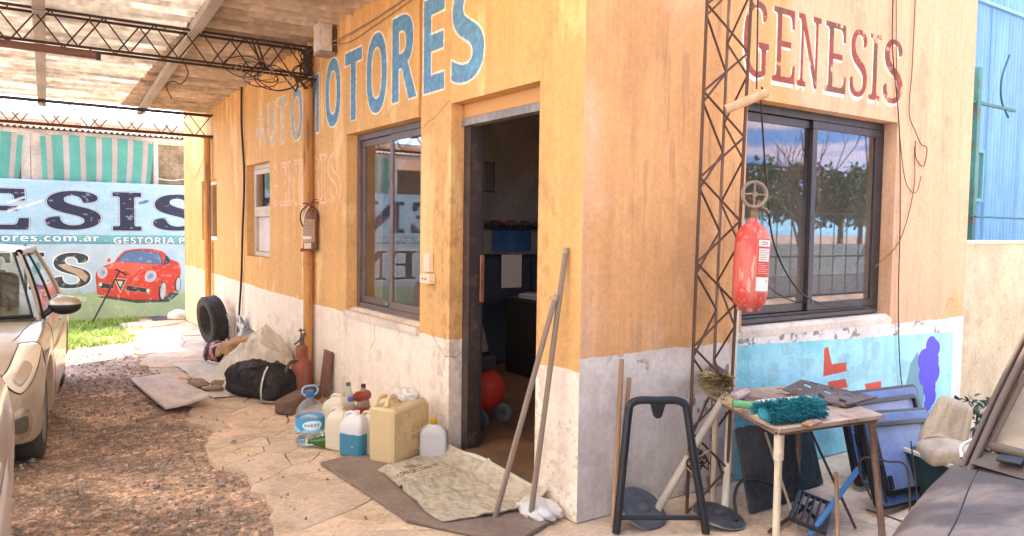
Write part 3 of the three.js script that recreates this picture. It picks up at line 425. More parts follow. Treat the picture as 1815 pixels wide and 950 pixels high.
{
  const up = thing('sign_board', 'pale blue painted board with large navy letters ESIS under the striped awning', 'sign', [-2.5, 1.1, ZB]);
  mesh('panel', bx(6.8, 0.965, 0.03, 0, 0.4825, -0.02), mat(0x8aa0ac, 0.8), up);
  const f = new THREE.PlaneGeometry(6.8, 0.965).translate(0, 0.4825, 0.001); mesh('lettering', f, mat(0xffffff, 0.65, 0, { map: signTex, bumpMap: rep(T.rough, 7, 1), bumpScale: 0.002 }), up);
  const lo = thing('car_sign', 'painted board with a red coupe and weathered letter S standing on the weeds', 'sign', [-0.925, -0.02, ZB + 0.06]);
  mesh('panel', rbx(2.15, 1.15, 0.03, 0, 0.575, -0.02, 0.004, 1), mat(0x6a7268, 0.8), lo);
  mesh('painting', new THREE.PlaneGeometry(2.14, 1.14).translate(0, 0.575, -0.0035), mat(0xffffff, 0.7, 0, { map: carSignTex, bumpMap: rep(T.rough, 4, 1.4), bumpScale: 0.002 }), lo);
  mesh('edge_strip', rbx(0.02, 1.16, 0.03, 1.086, 0.575, -0.015), M.darkRust, lo);
  const lt = thing('sign_board', 'lower board with dark letters NE left of the car sign', 'sign', [-3.1, -0.02, ZB + 0.06]);
  mesh('panel', rbx(2.15, 1.15, 0.03, 0, 0.575, -0.02, 0.004, 1), mat(0x6a7268, 0.8), lt);
  mesh('lettering', new THREE.PlaneGeometry(2.14, 1.14).translate(0, 0.575, -0.0035), mat(0xffffff, 0.7, 0, { map: canvasTex(512, 272, (x, w, h) => { x.fillStyle = '#bccddd'; x.fillRect(0, 0, w, h); x.fillStyle = '#a9c49c'; x.fillRect(0, 190, w, 90); glyph(x, 'E', 20, 30, 150, 160, 'bold 200px serif', '#36444c', '#e4ebee', 12); glyph(x, 'N', 180, 30, 330, 160, 'bold 200px serif', '#36444c', '#e4ebee', 12); glyph(x, 'E', 360, 30, 480, 160, 'bold 200px serif', '#36444c', '#e4ebee', 12); }) }), lt);
  // shed behind: low wall, posts, opening, tin roof
  const shed = thing('shed', 'low tin-roofed shed behind the painted boards at the lane end', 'shed', [-2.5, 0, ZB - 0.3]);
  const pl = mottled([206, 196, 184], 0.9, 0.2), grey = mottled([134, 122, 104], 0.9, 0.3), post = mottled([226, 222, 216], 0.7, 0.15);
  mesh('wall', bx(7.4, 2.06, 0.12, 0, 1.03, 0.1), pl, shed); mesh('wall', bx(7.4, 2.7, 0.1, 0, 1.35, -1.9), grey, shed);
  for (const x of [-1.98, -0.24, -3.7, -5.3]) mesh('post', rbx(x === -0.24 ? 0.07 : 0.12, 0.72, 0.1, x + 2.5, 2.42, 0.13), post, shed);
  mesh('pier', rbx(0.17, 0.7, 0.12, -1.83 + 2.5, 2.41, 0.16), pl, shed);
  mesh('beam', rbx(7.4, 0.07, 0.09, 0, 2.77, 0.15), post, shed);
  mesh('infill_panel', bx(0.62, 0.62, 0.03, 0.12 + 2.5, 2.4, 0.08), mottled([150, 134, 110], 0.9, 0.4), shed);
  const tin = mottled([150, 138, 124], 0.7, 0.4, {}, 6, 40, [116, 84, 62], 0.02);
  for (let k = 0; k < 8; k++) mesh('roof_sheet', grid(48, 1, (u, v) => [-3.7 + k * 0.925 + u * 0.93, 2.84 - 0.02 * v + 0.18 * (1 - v) - 0.0 + 0.018 * Math.cos(u * 12 * PI * 2 / 1), -2 + 2.35 * v]), tin, shed);
  for (const [x, w] of [[-1.0, 0.05], [-0.1, 0.09], [-0.55, 0.05]]) mesh('roof_patch', rbx(w, 0.03, 0.05, x + 2.5, 2.83, 0.37), post, shed);
}
{
  // green striped awning cloth hung between the posts
  const cloth = (w) => phys(0xffffff, 0.9, { transmission: 0.5, thickness: 0, map: canvasTex(512, 256, (x, W, H) => {
    x.fillStyle = '#6ccabb'; x.fillRect(0, 0, W, H); x.fillStyle = '#d9d3cf'; const n = Math.round(w / 0.205); for (let i = 0; i < n; i++) x.fillRect((i + 0.32) / n * W, 0, W / n * 0.34, H);
    eachPixel(x, W, H, (o, px, py) => { const k = 1 + 0.14 * (fbm(px / 60, py / 60, 3) - 0.5) + 0.12 * (vnoise(px / 2, py / 2) - 0.5); o[0] *= k; o[1] *= k; o[2] *= k; });
  }) });
  const aw = (x0, x1, label) => solo('awning_cloth', label, 'awning', grid(60, 16, (u, v) => {
    const sag = 0.05 * Math.pow(Math.abs(2 * u - 1), 4) * v, x = (u - 0.5) * (x1 - x0) * (1 + 0.03 * v - 0.05 * (1 - v) * (u > 0.5 ? 1 : 0));
    return [x, 0.7 * v - sag - 0.02 * (1 - v) * Math.sin(u * 9), 0.03 * Math.sin(u * 23 + v * 2) * (1 - 0.5 * v) + 0.05 * Math.sin(v * PI)];
  }), cloth(x1 - x0), [(x0 + x1) / 2, 2.05, ZB - 0.07], 0, 'striped awning cloths');
  aw(-1.78, -0.3, 'green and white striped awning cloth between the post and the panel'); aw(-3.6, -2.03, 'green and white striped awning cloth beyond the broad white post'); 
  // brick building far behind
  const far = thing('brick_building', 'pale orange brick building rising behind the tin-roofed shed', 'building', [-2, 0, -17]);
  const brick = mat(0xffffff, 0.9, 0, { map: dataTex(256, (x, y) => { const k = 1 + 0.5 * (fbm(x * 40, y * 40, 3, 40) - 0.5); return [232 * k, 190 * k, 160 * k]; }, true) });
  mesh('wall', bx(14, 3.7, 5, 0, 1.85, -2.5), brick, far); mesh('parapet', bx(14.2, 0.12, 5.2, 0, 3.76, -2.5), pl2(), far);
  for (const x of [-5, -1.4, 1.4, 4]) mesh('pier', bx(0.25, 3.7, 0.12, x, 1.85, 0.06), pl2(), far);
}
function pl2() { return mottled([226, 206, 186], 0.9, 0.15); }
// ---------- the canopy over the lane ----------
const roofY = (z) => 3.1 + 0.032 * (z + 2.7);
{
  const can = thing('canopy_roof', 'corrugated sheet canopy over the dirt lane against the office wall', 'canopy');
  const sheetMat = (c, s, tr = 0) => phys(0xffffff, 0.9, { transmission: tr, thickness: 0, map: dataTex(512, (x, y) => { const a = fbm(x * 4, y * 30 + s, 4, 0) - 0.5, b = fbm(x * 50, y * 50 + s, 3, 50) - 0.5, st = sstep(0.55, 0.68, fbm(x * 6 + s, y * 12 + s, 5)); const k = 1 + 0.5 * a + 0.3 * b; return [(c[0] - 18 * st) * k, (c[1] - 22 * st) * k, (c[2] - 26 * st) * k]; }, true), bumpMap: T.fine, bumpScale: 0.002 });
  const clear = phys(0xffffff, 0.9, { transmission: 0.55, thickness: 0, color: new THREE.Color(0.86, 0.8, 0.66) });  // translucent sheets added out of view to shade the car and soften light
  const right = [sheetMat([196, 178, 156], 3), sheetMat([182, 164, 142], 9)], left = [sheetMat([242, 238, 228], 21, 0.2), sheetMat([236, 230, 220], 31, 0.2), sheetMat([230, 224, 212], 41, 0.2)];
  const R = rng(3), pitch = 0.115;
  for (let r = 0; r < 3; r++) {
    const [xa, xb] = [[-0.004, -1.02], [-0.95, -3.2], [-3.12, -4.6]][r];
    for (let k = 0; k < (r < 2 ? 10 : 7); k++) {
      const z0 = -8.0 + k * 0.92, n = 6, lift = r * 0.012 + (k % 2) * 0.008, sk = (R() - 0.5) * 0.02;
      const sheet = (off) => grid(n * 8, 1, (u, v) => { const z = z0 + u * 0.92 * 1.04; return [xa + (xb - xa) * v, roofY(z) + off + lift + sk * v + 0.034 * Math.cos(u * n * 2 * PI), z]; });
      const a = sheet(0.03), b = sheet(0.036); for (const g of [a, b]) { const uv = g.attributes.uv, p = g.attributes.position; for (let i = 0; i < uv.count; i++) uv.setXY(i, p.getX(i) * 0.4, p.getZ(i) * 0.4 + r * 0.37); }
      mesh('roof_sheet', merge(a, b), k > 6 ? clear : (r ? left : right)[Math.floor(R() * (r ? 3 : 2))], can);
    }
  }
  const pm = mottled([176, 166, 154], 0.6, 0.2);
  for (const x of [-0.78, -1.86, -2.95, -4.05]) { const a = [x, roofY(-8.1) - 0.035, -8.1], b = [x - 0.42, roofY(1.0) - 0.035, 1.0]; const g = rbx(0.085, 0.07, 9.11, 0, 0, 0, 0.008, 1); g.rotateX(-Math.atan2(b[1] - a[1], 9.1)).rotateY(Math.atan2(b[0] - a[0], 9.1)).translate((a[0] + b[0]) / 2, (a[1] + b[1]) / 2, (a[2] + b[2]) / 2); mesh('purlin', g, pm, can); }
  mesh('edge_strip', bx(0.03, 0.05, 6.5, -0.017, 0, 0).rotateX(-0.032).translate(0, roofY(-4.76) + 0.085, -4.76), mottled([206, 196, 180], 0.8, 0.2), can);
}
function latticeTruss(label, z, yTop, yBot, x0, x1, m, pitch, dz = 0.14) {
  const t = thing('lattice_truss', label, 'truss', [x0, yBot, z], 0, 'lattice trusses under the canopy'), h = yTop - yBot, L = x1 - x0;
  for (const s of [-1, 1]) { mesh('chord', rod([0, h, s * dz / 2], [L, h, s * dz / 2], 0.011, 0.011, 6), m, t); mesh('chord', rod([0, 0, s * dz / 2], [L, 0, s * dz / 2], 0.011, 0.011, 6), m, t); }
  const n = Math.round(L / pitch);
  for (const s of [-1, 1]) for (let i = 0; i < n; i++) { const a = i * pitch + (s > 0 ? pitch / 2 : 0), up = i % 2; if (a + pitch > L) continue; mesh('web_bar', rod([a, up ? h : 0, s * dz / 2], [a + pitch, up ? 0 : h, s * dz / 2], 0.006, 0.006, 5), m, t); }
  for (let i = 0; i <= n; i += 3) { mesh('tie', rod([i * pitch, h, -dz / 2], [i * pitch, h, dz / 2], 0.006, 0.006, 5), m, t); mesh('tie', rod([i * pitch, 0, -dz / 2], [i * pitch, 0, dz / 2], 0.006, 0.006, 5), m, t); }
  return t;
}
{
  const near = latticeTruss('rusty lattice truss carrying a tangle of cable above the hanging extinguisher', -3.82, 2.985, 2.745, -5.4, -0.02, M.darkRust, 0.175);
  near.rotation.z = 0.006;
  const j = near; mesh('end_plate', rbx(0.012, 0.26, 0.16, 5.36, 0.12, 0), M.darkRust, j); mesh('gusset', rod([4.9, 0.24, 0.08], [4.98, 0, 0.08], 0.009), M.darkRust, j); mesh('gusset', rod([4.86, 0.24, 0.08], [4.95, 0, 0.08], 0.009), M.darkRust, j);
  mesh('brace', rod([5.1, 0, 0.07], [5.24, -0.16, 0.07], 0.007), M.darkRust, j); mesh('brace', rod([5.24, -0.16, 0.07], [5.3, 0.1, 0.07], 0.007), M.darkRust, j);
  latticeTruss('far lattice truss in front of the shed roof at the canopy end', -7.6, 2.86, 2.59, -5.4, 0.0, M.darkRust, 0.2);
  const paint = mottled([194, 138, 74], 0.75, 0.25, {}, 6, 40, [146, 102, 62], 0.04);
  const pole = (label, x, z, h) => { const t = thing('canopy_post', label, 'post', [x, 0, z], 0, 'painted steel canopy posts'); mesh('pipe', new THREE.CylinderGeometry(0.042, 0.042, h, 20).translate(0, h / 2 - 0.01, 0), paint, t); mesh('cap_plate', rbx(0.12, 0.012, 0.14, 0, h - 0.002, 0), M.darkRust, t); mesh('coupling', new THREE.CylinderGeometry(0.046, 0.046, 0.05, 20).translate(0, 1.1, 0), paint, t); return t; };
  pole('orange steel post carrying the strapped brown extinguisher', -0.05, -3.75, 2.735); pole('orange steel post behind the leaning tyre', -0.06, -7.6, 2.58);
  // pipe tied under the truss
  const pt = thing('conduit_pipe', 'short brown pipe tied under the lattice truss', 'pipe', [-3.2, 2.7, -3.7]); mesh('pipe', rod([0, 0.02, 0], [1.52, 0.005, 0], 0.028, 0.028, 12), mottled([120, 82, 62], 0.7, 0.3), pt); mesh('collar', rod([1.5, 0.005, 0], [1.53, 0.005, 0], 0.032, 0.032, 12), M.darkRust, pt);
  // tangle of cable
  const R = rng(8), cb = thing('cable_tangle', 'tangled loops of old cable hanging on the rusty lattice truss', 'cable', [-0.45, 2.74, -3.72]);
  for (let k = 0; k < 9; k++) { const cx = (R() - 0.5) * 0.34, cy = (R() - 0.45) * 0.1 - 0.02, r = 0.06 + 0.09 * R(), ph = R() * 6, pts = []; for (let i = 0; i < 9; i++) { const a = ph + i / 9 * 2 * PI; pts.push([cx + r * 1.3 * Math.cos(a) * (1 + 0.3 * (R() - 0.5)), cy + r * 0.75 * Math.sin(a) * (1 + 0.3 * (R() - 0.5)), (R() - 0.5) * 0.08]); } mesh('loop', tube(pts, 0.0045, 40, 5, true), k % 3 ? M.darkRust : M.paleCable, cb); }
  const c2 = thing('cable_tangle', 'hank of dark wire bunched at the truss end by the wall', 'cable', [-0.12, 2.74, -3.68]);
  for (let k = 0; k < 7; k++) { const pts = []; let x = (R() - 0.5) * 0.1; for (let i = 0; i < 7; i++) pts.push([x + 0.06 * Math.sin(i * 1.3 + k), 0.22 - i * 0.055 + 0.02 * R(), (R() - 0.5) * 0.05 + k * 0.006]); mesh('strand', tube(pts, 0.005, 30, 5), M.darkRust, c2); }
  const c3 = thing('cable_loop', 'single loop of wire hanging below the lattice truss', 'cable', [-1.15, 2.74, -3.72]); mesh('wire', tube([[0.06, 0.02, 0], [0.1, -0.08, 0.01], [0.05, -0.17, 0], [-0.02, -0.16, 0.01], [-0.06, -0.2, 0], [-0.02, -0.3, 0]], 0.0045, 40, 5), M.darkRust, c3);
  // lamp housing on the wall
  const lb = thing('lamp_housing', 'weathered white lamp housing high on the orange wall under the canopy', 'lamp', [0, 2.86, -3.25]);
  mesh('back_plate', rbx(0.03, 0.2, 0.12, -0.018, 0.12, 0), M.rust, lb); mesh('housing', rbx(0.12, 0.24, 0.13, -0.1, 0.125, 0, 0.015, 2), mottled([206, 196, 182], 0.6, 0.25), lb); mesh('lens', rbx(0.07, 0.13, 0.008, -0.1, 0.13, 0.067, 0.004, 1), mottled([226, 214, 190], 0.3, 0.1), lb); mesh('shade', rbx(0.14, 0.03, 0.15, -0.09, -0.0, 0.0, 0.01), mottled([150, 130, 110], 0.6, 0.2), lb);
  const wire = (name, label, pts, r, m, group) => { const b = pts[0]; const t = solo(name, label, 'cable', tube(pts.map((p) => [p[0] - b[0], p[1] - b[1], p[2] - b[2]]), r, pts.length * 8, 6), m, b, 0, group); return t; };
  wire('wall_cable', 'black cable running down the orange wall beside the small cream window', [[-0.02, 3.02, -6.06], [-0.025, 2.6, -6.05], [-0.02, 2.0, -5.97], [-0.03, 1.3, -6.02], [-0.025, 0.8, -6.1], [-0.04, 0.2, -6.2]], 0.012, M.cable);
  wire('wall_cable', 'yellowed cable stretched along the wall from the lamp housing', [[-0.05, 2.95, -3.2], [-0.02, 2.965, -2.7], [-0.012, 2.99, -2.15], [-0.012, 3.03, -1.6], [-0.012, 3.08, -1.0]], 0.006, M.paleCable);
  wire('wall_cable', 'slack lower cable along the wall from the lamp housing', [[-0.05, 2.93, -3.2], [-0.02, 2.9, -2.9], [-0.012, 2.93, -2.4], [-0.012, 2.99, -1.6]], 0.004, M.paleCable);
  wire('wall_cable', 'cable fixed upright on the wall above the corner of the bronze window', [[-0.008, 3.3, -1.69], [-0.01, 2.9, -1.695], [-0.008, 2.5, -1.69], [-0.01, 2.19, -1.7]], 0.006, mat(0xb98142, 0.8));
  wire('loose_wire', 'thin loose wire drooping near the far orange post', [[-0.02, 2.5, -7.7], [-0.03, 2.2, -8.2], [-0.02, 2.1, -8.6], [-0.02, 2.25, -9.0], [-0.02, 2.5, -9.3]], 0.004, M.paleCable);
  wire('loose_wire', 'pale wire swagged from the shed panel to the wall', [[0.1, 2.15, -9.9], [-0.1, 2.12, -9.9], [-0.3, 2.15, -10.0]], 0.008, M.white);
}
// ---------- things along the lane wall ----------
const clearPlastic = phys(0xf2f8fb, 0.08, { transmission: 0.9, ior: 1.25, thickness: 0 });
const milky = (c, r = 0.5) => phys(c, r, { transmission: 0.22, thickness: 0 });
function lump(rx, ry, rz, amp, f, seed, seg = 40) {       // soft lumpy bag resting on y = 0
  const g = new THREE.SphereGeometry(1, seg, Math.round(seg * 0.7));
  deform(g, (p) => { const n = fbm(p.x * f + seed, p.y * f + p.z * f * 1.7 + seed * 2, 4) - 0.5, w = Math.abs(fbm(p.x * f * 1.6 + 5 + seed, p.z * f * 1.6 + p.y * 2, 3) - 0.5); const k = 1 + amp * n * 2 - amp * 0.9 * (0.25 - w); p.set(p.x * rx * k, (p.y < -0.45 ? -0.45 + (p.y + 0.45) * 0.12 : p.y) * ry * k, p.z * rz * k); });
  g.computeBoundingBox(); g.translate(0, -g.boundingBox.min.y, 0); const s = smooth(g); s.setAttribute('uv', new THREE.Float32BufferAttribute(new Float32Array(s.attributes.position.count * 2).map((_, i) => (i % 2 ? s.attributes.position.getY(i >> 1) + s.attributes.position.getZ(i >> 1) : s.attributes.position.getX(i >> 1) + 0.4 * s.attributes.position.getZ(i >> 1)) * 2), 2)); return s;
}
{
  // tyre standing on its tread against the wall
  const prof = [[0.19, -0.075], [0.2, -0.09], [0.245, -0.1], [0.272, -0.092], [0.284, -0.075], [0.286, -0.05], [0.277, -0.046], [0.277, -0.038], [0.287, -0.034], [0.289, -0.004], [0.279, -0.002], [0.279, 0.006], [0.289, 0.01], [0.287, 0.036], [0.277, 0.04], [0.277, 0.048], [0.286, 0.052], [0.284, 0.075], [0.272, 0.092], [0.245, 0.1], [0.2, 0.09], [0.19, 0.075], [0.186, 0], [0.19, -0.075]];
  const t = thing('tyre', 'worn black tyre leaning upright against the white wall base', 'tyre', [-0.2, 0, -6.75]);
  mesh('casing', lathe(prof, 56).rotateZ(PI / 2).rotateZ(0.12).rotateY(0.12).translate(0, 0.292, 0), M.rubber, t);
  const bl = []; for (let i = 0; i < 44; i++) { const a = i / 44 * 2 * PI; bl.push(bx(0.018, 0.008, 0.024, (i % 2 ? 0.064 : -0.064), 0.289, 0).rotateX(a)); } { const q = mesh('tread', merge(bl).rotateZ(0.12).rotateY(0.12).translate(0, 0.292, 0), M.rubber, t); q.userData.kind = 'stuff'; }
  const w = thing('wheel_cover', 'grey spoked wheel cover standing behind the leaning tyre', 'wheel cover', [-0.06, 0, -6.55]);
  const sp = []; for (let i = 0; i < 7; i++) sp.push(bx(0.02, 0.17, 0.035, 0, 0.1, 0).rotateX(i / 7 * 2 * PI)); mesh('rim', merge(lathe([[0.17, -0.02], [0.19, -0.02], [0.195, 0.01], [0.17, 0.015], [0.17, -0.02]], 40).rotateZ(PI / 2), lathe([[0, -0.02], [0.04, -0.015], [0.045, 0.01], [0, 0.012]], 20).rotateZ(PI / 2), sp).rotateZ(0.16).translate(0, 0.2, 0), mottled([176, 170, 162], 0.5, 0.2), w);
  const b = thing('wheel_cover', 'blue and white hub cover leaning by the black wall cable', 'wheel cover', [-0.06, 0.14, -5.95]);
  const sb = []; for (let i = 0; i < 5; i++) sb.push(bx(0.014, 0.13, 0.05, 0.004, 0.075, 0).rotateX(i / 5 * 2 * PI)); mesh('disc', lathe([[0, -0.01], [0.13, -0.01], [0.145, 0.005], [0.13, 0.012], [0, 0.008]], 36).rotateZ(PI / 2).rotateZ(0.15).translate(0, 0.14, 0), mat(0x4a6f8c, 0.5), b); mesh('spokes', merge(sb).rotateZ(0.15).translate(-0.01, 0.14, 0), M.white, b);
  // bags
  const dots = mat(0xffffff, 0.85, 0, { map: dataTex(256, (x, y) => (fbm(x * 9, y * 9, 3, 9) > 0.52 ? [196, 128, 128] : [52, 40, 42]), true) });
  const pk = thing('cloth_bag', 'pink and black patterned cloth bag on the paving before the tyre', 'bag', [-0.42, 0, -5.5]); mesh('bag', lump(0.16, 0.14, 0.2, 0.16, 2.2, 3), dots, pk); mesh('handle', tube([[-0.1, 0.16, 0.1], [0.0, 0.2, 0.14], [0.1, 0.13, 0.17], [0.14, 0.09, 0.15]], 0.012, 24, 8), M.white, pk); mesh('handle', tube([[-0.14, 0.03, 0.14], [-0.06, 0.015, 0.24], [0.04, 0.015, 0.26], [0.1, 0.03, 0.2]], 0.012, 24, 8), M.white, pk);
  const canvas = mottled([214, 204, 186], 0.9, 0.2), brown = mottled([176, 138, 96], 0.9, 0.2);
  const heap = grid(96, 120, (u, v) => {            // crumpled tarp thrown over the heap
    const x = -0.86 + 0.85 * u, z = -1.05 + 1.85 * v, cx = x + 0.22 + 0.12 * z, dx = cx / (cx < 0 ? 0.5 : 0.34), dz = z < 0.1 ? (z - 0.1) / 1.0 : (z - 0.1) / 0.62, r = Math.sqrt(dx * dx + dz * dz), h = 0.43 * Math.max(0, 1 - Math.pow(r, 1.35));
    const q = fbm(x * 3.4 + z * 2.2 + 3, z * 2.4 - x * 2 + 8, 3), rid = 1 - Math.abs(q - 0.5) * 6, rid2 = 1 - Math.abs(fbm(x * 8 + 31, z * 6 + 8, 3) - 0.5) * 5, f = 0.085 * Math.max(-0.4, rid) + 0.035 * Math.max(-0.5, rid2) - 0.03;
    const edge = 0.5 + 0.9 * (fbm(u * 6, v * 9 + 3, 3)); return [x + 0.08 * (fbm(z * 4, x * 4 + 20, 3) - 0.5), Math.max(0.006, h + f * Math.min(1, h * 7) * edge), z + 0.09 * (fbm(z * 4 + 50, x * 4, 3) - 0.5)];
  });
  const hp = thing('tarpaulin', 'crumpled cream tarpaulin heaped against the white wall base', 'tarpaulin', [0, 0, -4.5]); mesh('sheet', heap, canvas, hp);
  const pb = thing('paper_sack', 'folded brown paper sack on top of the tarpaulin heap', 'sack', [-0.34, 0.2, -5.0]); mesh('sack', planarUV(deform(softBox(0.34, 0.12, 0.46, 0.03, 24), (p) => { p.y += 0.03 + 0.09 * (fbm(p.x * 6 + 4, p.z * 6, 4) - 0.5) + 0.12 * p.z + 0.2 * p.x; p.x += 0.05 * (fbm(p.z * 6, p.y * 9, 3) - 0.5); })), brown, pb);
  const gs = thing('garden_sack', 'grey striped sack tucked behind the tarpaulin against the wall', 'sack', [-0.13, 0.0, -5.35]); mesh('sack', lump(0.12, 0.22, 0.26, 0.2, 2, 14), mottled([140, 140, 136], 0.9, 0.35), gs);
  // black duffel bag
  const df = thing('duffel_bag', 'black duffel bag with pale zip slumped on the cracked paving', 'bag', [-0.5, 0, -3.6], 0.4); df.scale.setScalar(0.84);
  const blackCloth = mottled([46, 42, 42], 0.85, 0.4);
  mesh('body', planarUV(deform(softBox(0.34, 0.34, 0.76, 0.09, 34).translate(0, 0.17, 0), (p) => { const n = fbm(p.x * 5 + 9, p.z * 5 + p.y * 4, 4) - 0.5, f = Math.abs(fbm(p.x * 9 + p.y * 7 + 3, p.z * 7 + 20, 3) - 0.5); p.x += 0.12 * n + 0.07 * f * Math.sign(p.x); p.y *= 1 + 0.45 * (fbm(p.z * 3.4 + 2, p.x * 4, 3) - 0.5) - 0.3 * Math.pow(Math.abs(p.z / 0.4), 3) - (p.y > 0.2 ? 0.5 * f : 0); p.z += 0.06 * n; p.y = Math.max(0.004, p.y); })), blackCloth, df);
  mesh('zip', tube([[-0.19, 0.02, 0.22], [-0.21, 0.14, 0.24], [-0.17, 0.26, 0.23], [-0.1, 0.33, 0.2]], 0.009, 24, 6), M.white, df);
  mesh('pocket', rbx(0.03, 0.13, 0.2, -0.19, 0.19, 0.02, 0.012, 3), blackCloth, df); mesh('strap', tube([[-0.16, 0.3, -0.05], [-0.18, 0.33, 0.1], [-0.02, 0.35, 0.2], [0.12, 0.3, 0.25]], 0.014, 24, 6), blackCloth, df); mesh('strap', tube([[-0.2, 0.012, 0.2], [-0.2, 0.02, 0.36], [-0.05, 0.015, 0.44], [0.1, 0.015, 0.42]], 0.011, 24, 6), M.paleCable, df); mesh('pocket', rbx(0.025, 0.15, 0.14, -0.185, 0.16, -0.22, 0.012, 3), blackCloth, df);
  // rusty extinguisher on the ground
  const dustRed = mottled([150, 84, 64], 0.85, 0.35, {}, 6, 40, [128, 100, 82], 0.1);
  const ex = thing('fire_extinguisher', 'dusty rusted red extinguisher standing on the paving by the orange post', 'extinguisher', [-0.22, 0, -3.42]);
  mesh('cylinder', lathe([[0, 0], [0.075, 0], [0.088, 0.012], [0.088, 0.27], [0.08, 0.3], [0.06, 0.31], [0.052, 0.33], [0.054, 0.4], [0.045, 0.43], [0.02, 0.44], [0, 0.44]], 32), dustRed, ex);
  mesh('valve', merge(new THREE.CylinderGeometry(0.018, 0.022, 0.07, 12).translate(0, 0.47, 0), rod([0, 0.49, 0], [-0.07, 0.45, 0.02], 0.009), rod([0, 0.5, 0], [0.03, 0.54, 0.01], 0.01), new THREE.SphereGeometry(0.022, 12, 8).translate(0.005, 0.515, 0)), mottled([110, 96, 84], 0.6, 0.4, { metalness: 0.4 }), ex);
  mesh('handle', merge(rod([0, 0.5, 0], [-0.01, 0.58, -0.01], 0.006), rod([-0.03, 0.56, 0], [0.03, 0.565, 0], 0.006)), M.rust, ex);
  mesh('hose', tube([[-0.02, 0.3, 0.03], [-0.1, 0.31, 0.04], [-0.155, 0.24, 0.06], [-0.15, 0.13, 0.07], [-0.11, 0.04, 0.08]], 0.014, 30, 8), mottled([84, 72, 62], 0.8, 0.3), ex);
  solo('wooden_block', 'dark weathered timber block lying on the paving beside the duffel bag', 'timber', deform(metreUV(new RoundedBoxGeometry(0.5, 0.11, 0.15, 4, 0.02)), (p) => { p.y += 0.01 * (fbm(p.x * 12, p.z * 12 + 5, 3) - 0.5); }).rotateZ(0.05).translate(0, 0.068, 0), mottled([102, 80, 66], 0.9, 0.4), [-0.38, 0, -3.02], 0.75);
  solo('plank', 'short brown plank leaning against the wall beside the orange post', 'plank', metreUV(rbx(0.018, 0.39, 0.17, 0, 0.195, 0, 0.003, 1)).rotateZ(-0.12), mottled([134, 92, 74], 0.85, 0.3), [-0.07, 0, -3.32]);
}
{
  // panel dropped on the dirt, stones and sticks
  const g = grid(40, 24, (u, v) => [-0.165 + 0.33 * u, 0.02 + 0.05 * u * u * (0.3 + v) + 0.03 * v * v, -0.76 + 1.52 * v]); const g2 = g.clone().translate(0, -0.018, 0);
  const edge = []; for (const [a, b] of [[0, 0], [1, 1]]) edge.push(grid(40, 1, (u, v) => [-0.165 + 0.33 * u, 0.002 + 0.018 * v + 0.05 * u * u * (0.3 + a) + 0.03 * a, a ? 0.76 : -0.76])); for (const a of [0, 1]) edge.push(grid(24, 1, (u, v) => [a ? 0.165 : -0.165, 0.002 + 0.018 * v + 0.05 * a * (0.3 + u) + 0.03 * u * u, -0.76 + 1.52 * u]));
  solo('panel_board', 'pale warped panel board lying across the paving edge onto the dirt', 'board', merge(g, g2, edge), mottled([206, 192, 180], 0.8, 0.14), [-1.155, -0.01, -4.17], 0.03);
  const R = rng(17), stone = (r, s) => deform(new THREE.IcosahedronGeometry(r, 1), (p) => { const k = 1 + 1.1 * (fbm(p.x / r * 1.4 + s, p.z / r * 1.4 + p.y / r * 1.3 + s, 2) - 0.5); p.set(p.x * k, p.y * k * 0.42, p.z * k); });
  const sm = mottled([150, 128, 108], 0.9, 0.3);
  [[-1.42, -3.3, 0.06], [-1.36, -3.2, 0.05], [-0.86, -4.3, 0.09], [-0.8, -4.0, 0.08], [-0.72, -4.2, 0.07], [-1.75, -3.9, 0.035], [-1.6, -2.5, 0.03], [-1.9, -3.2, 0.028], [-2.0, -6.0, 0.05]].forEach(([x, z, r], i) => solo('stone', ['broken chunk of concrete at the tip of the thin stick', 'small concrete chunk just off the warped panel board corner', 'biggest concrete chunk between the panel board and the duffel bag', 'concrete chunk nearest the duffel bag', 'concrete chunk tucked behind the others by the panel board', 'pale stone on the dirt beside the panel board', 'pale stone alone on the dirt of the lane front', 'small pale stone by the champagne car wheel', 'stone on the dirt by the weeds'][i], 'stone', stone(r, i * 3.1), sm, [x, i > 1 && i < 5 ? 0.02 : -0.05, z], i, i > 4 ? 'loose stones on the lane' : 'concrete chunks by the panel board'));
  solo('stick', 'thin broken stick lying on the dirt by the panel board', 'stick', rod([0, 0.03, 0], [0.26, 0.035, -0.1], 0.018, 0.014), M.greyWood, [-1.5, -0.06, -3.35]);
  const rag = solo('rag_bundle', 'white rag bundle at the foot of the wall by the car sign', 'rag', lump(0.16, 0.1, 0.12, 0.25, 2, 8), mottled([214, 208, 200], 0.9, 0.2), [-0.1, -0.01, -9.45]);
  const tb = thing('iron_bar', 'thin iron bar with cross handle leaning across the car sign', 'bar', [-1.28, -0.06, -9.4]); mesh('shaft', rod([0, 0, 0], [0.41, 0.82, -0.1], 0.012), M.darkRust, tb); mesh('cross_handle', rod([0.35, 0.84, -0.1], [0.5, 0.75, -0.1], 0.013), M.darkRust, tb);
}
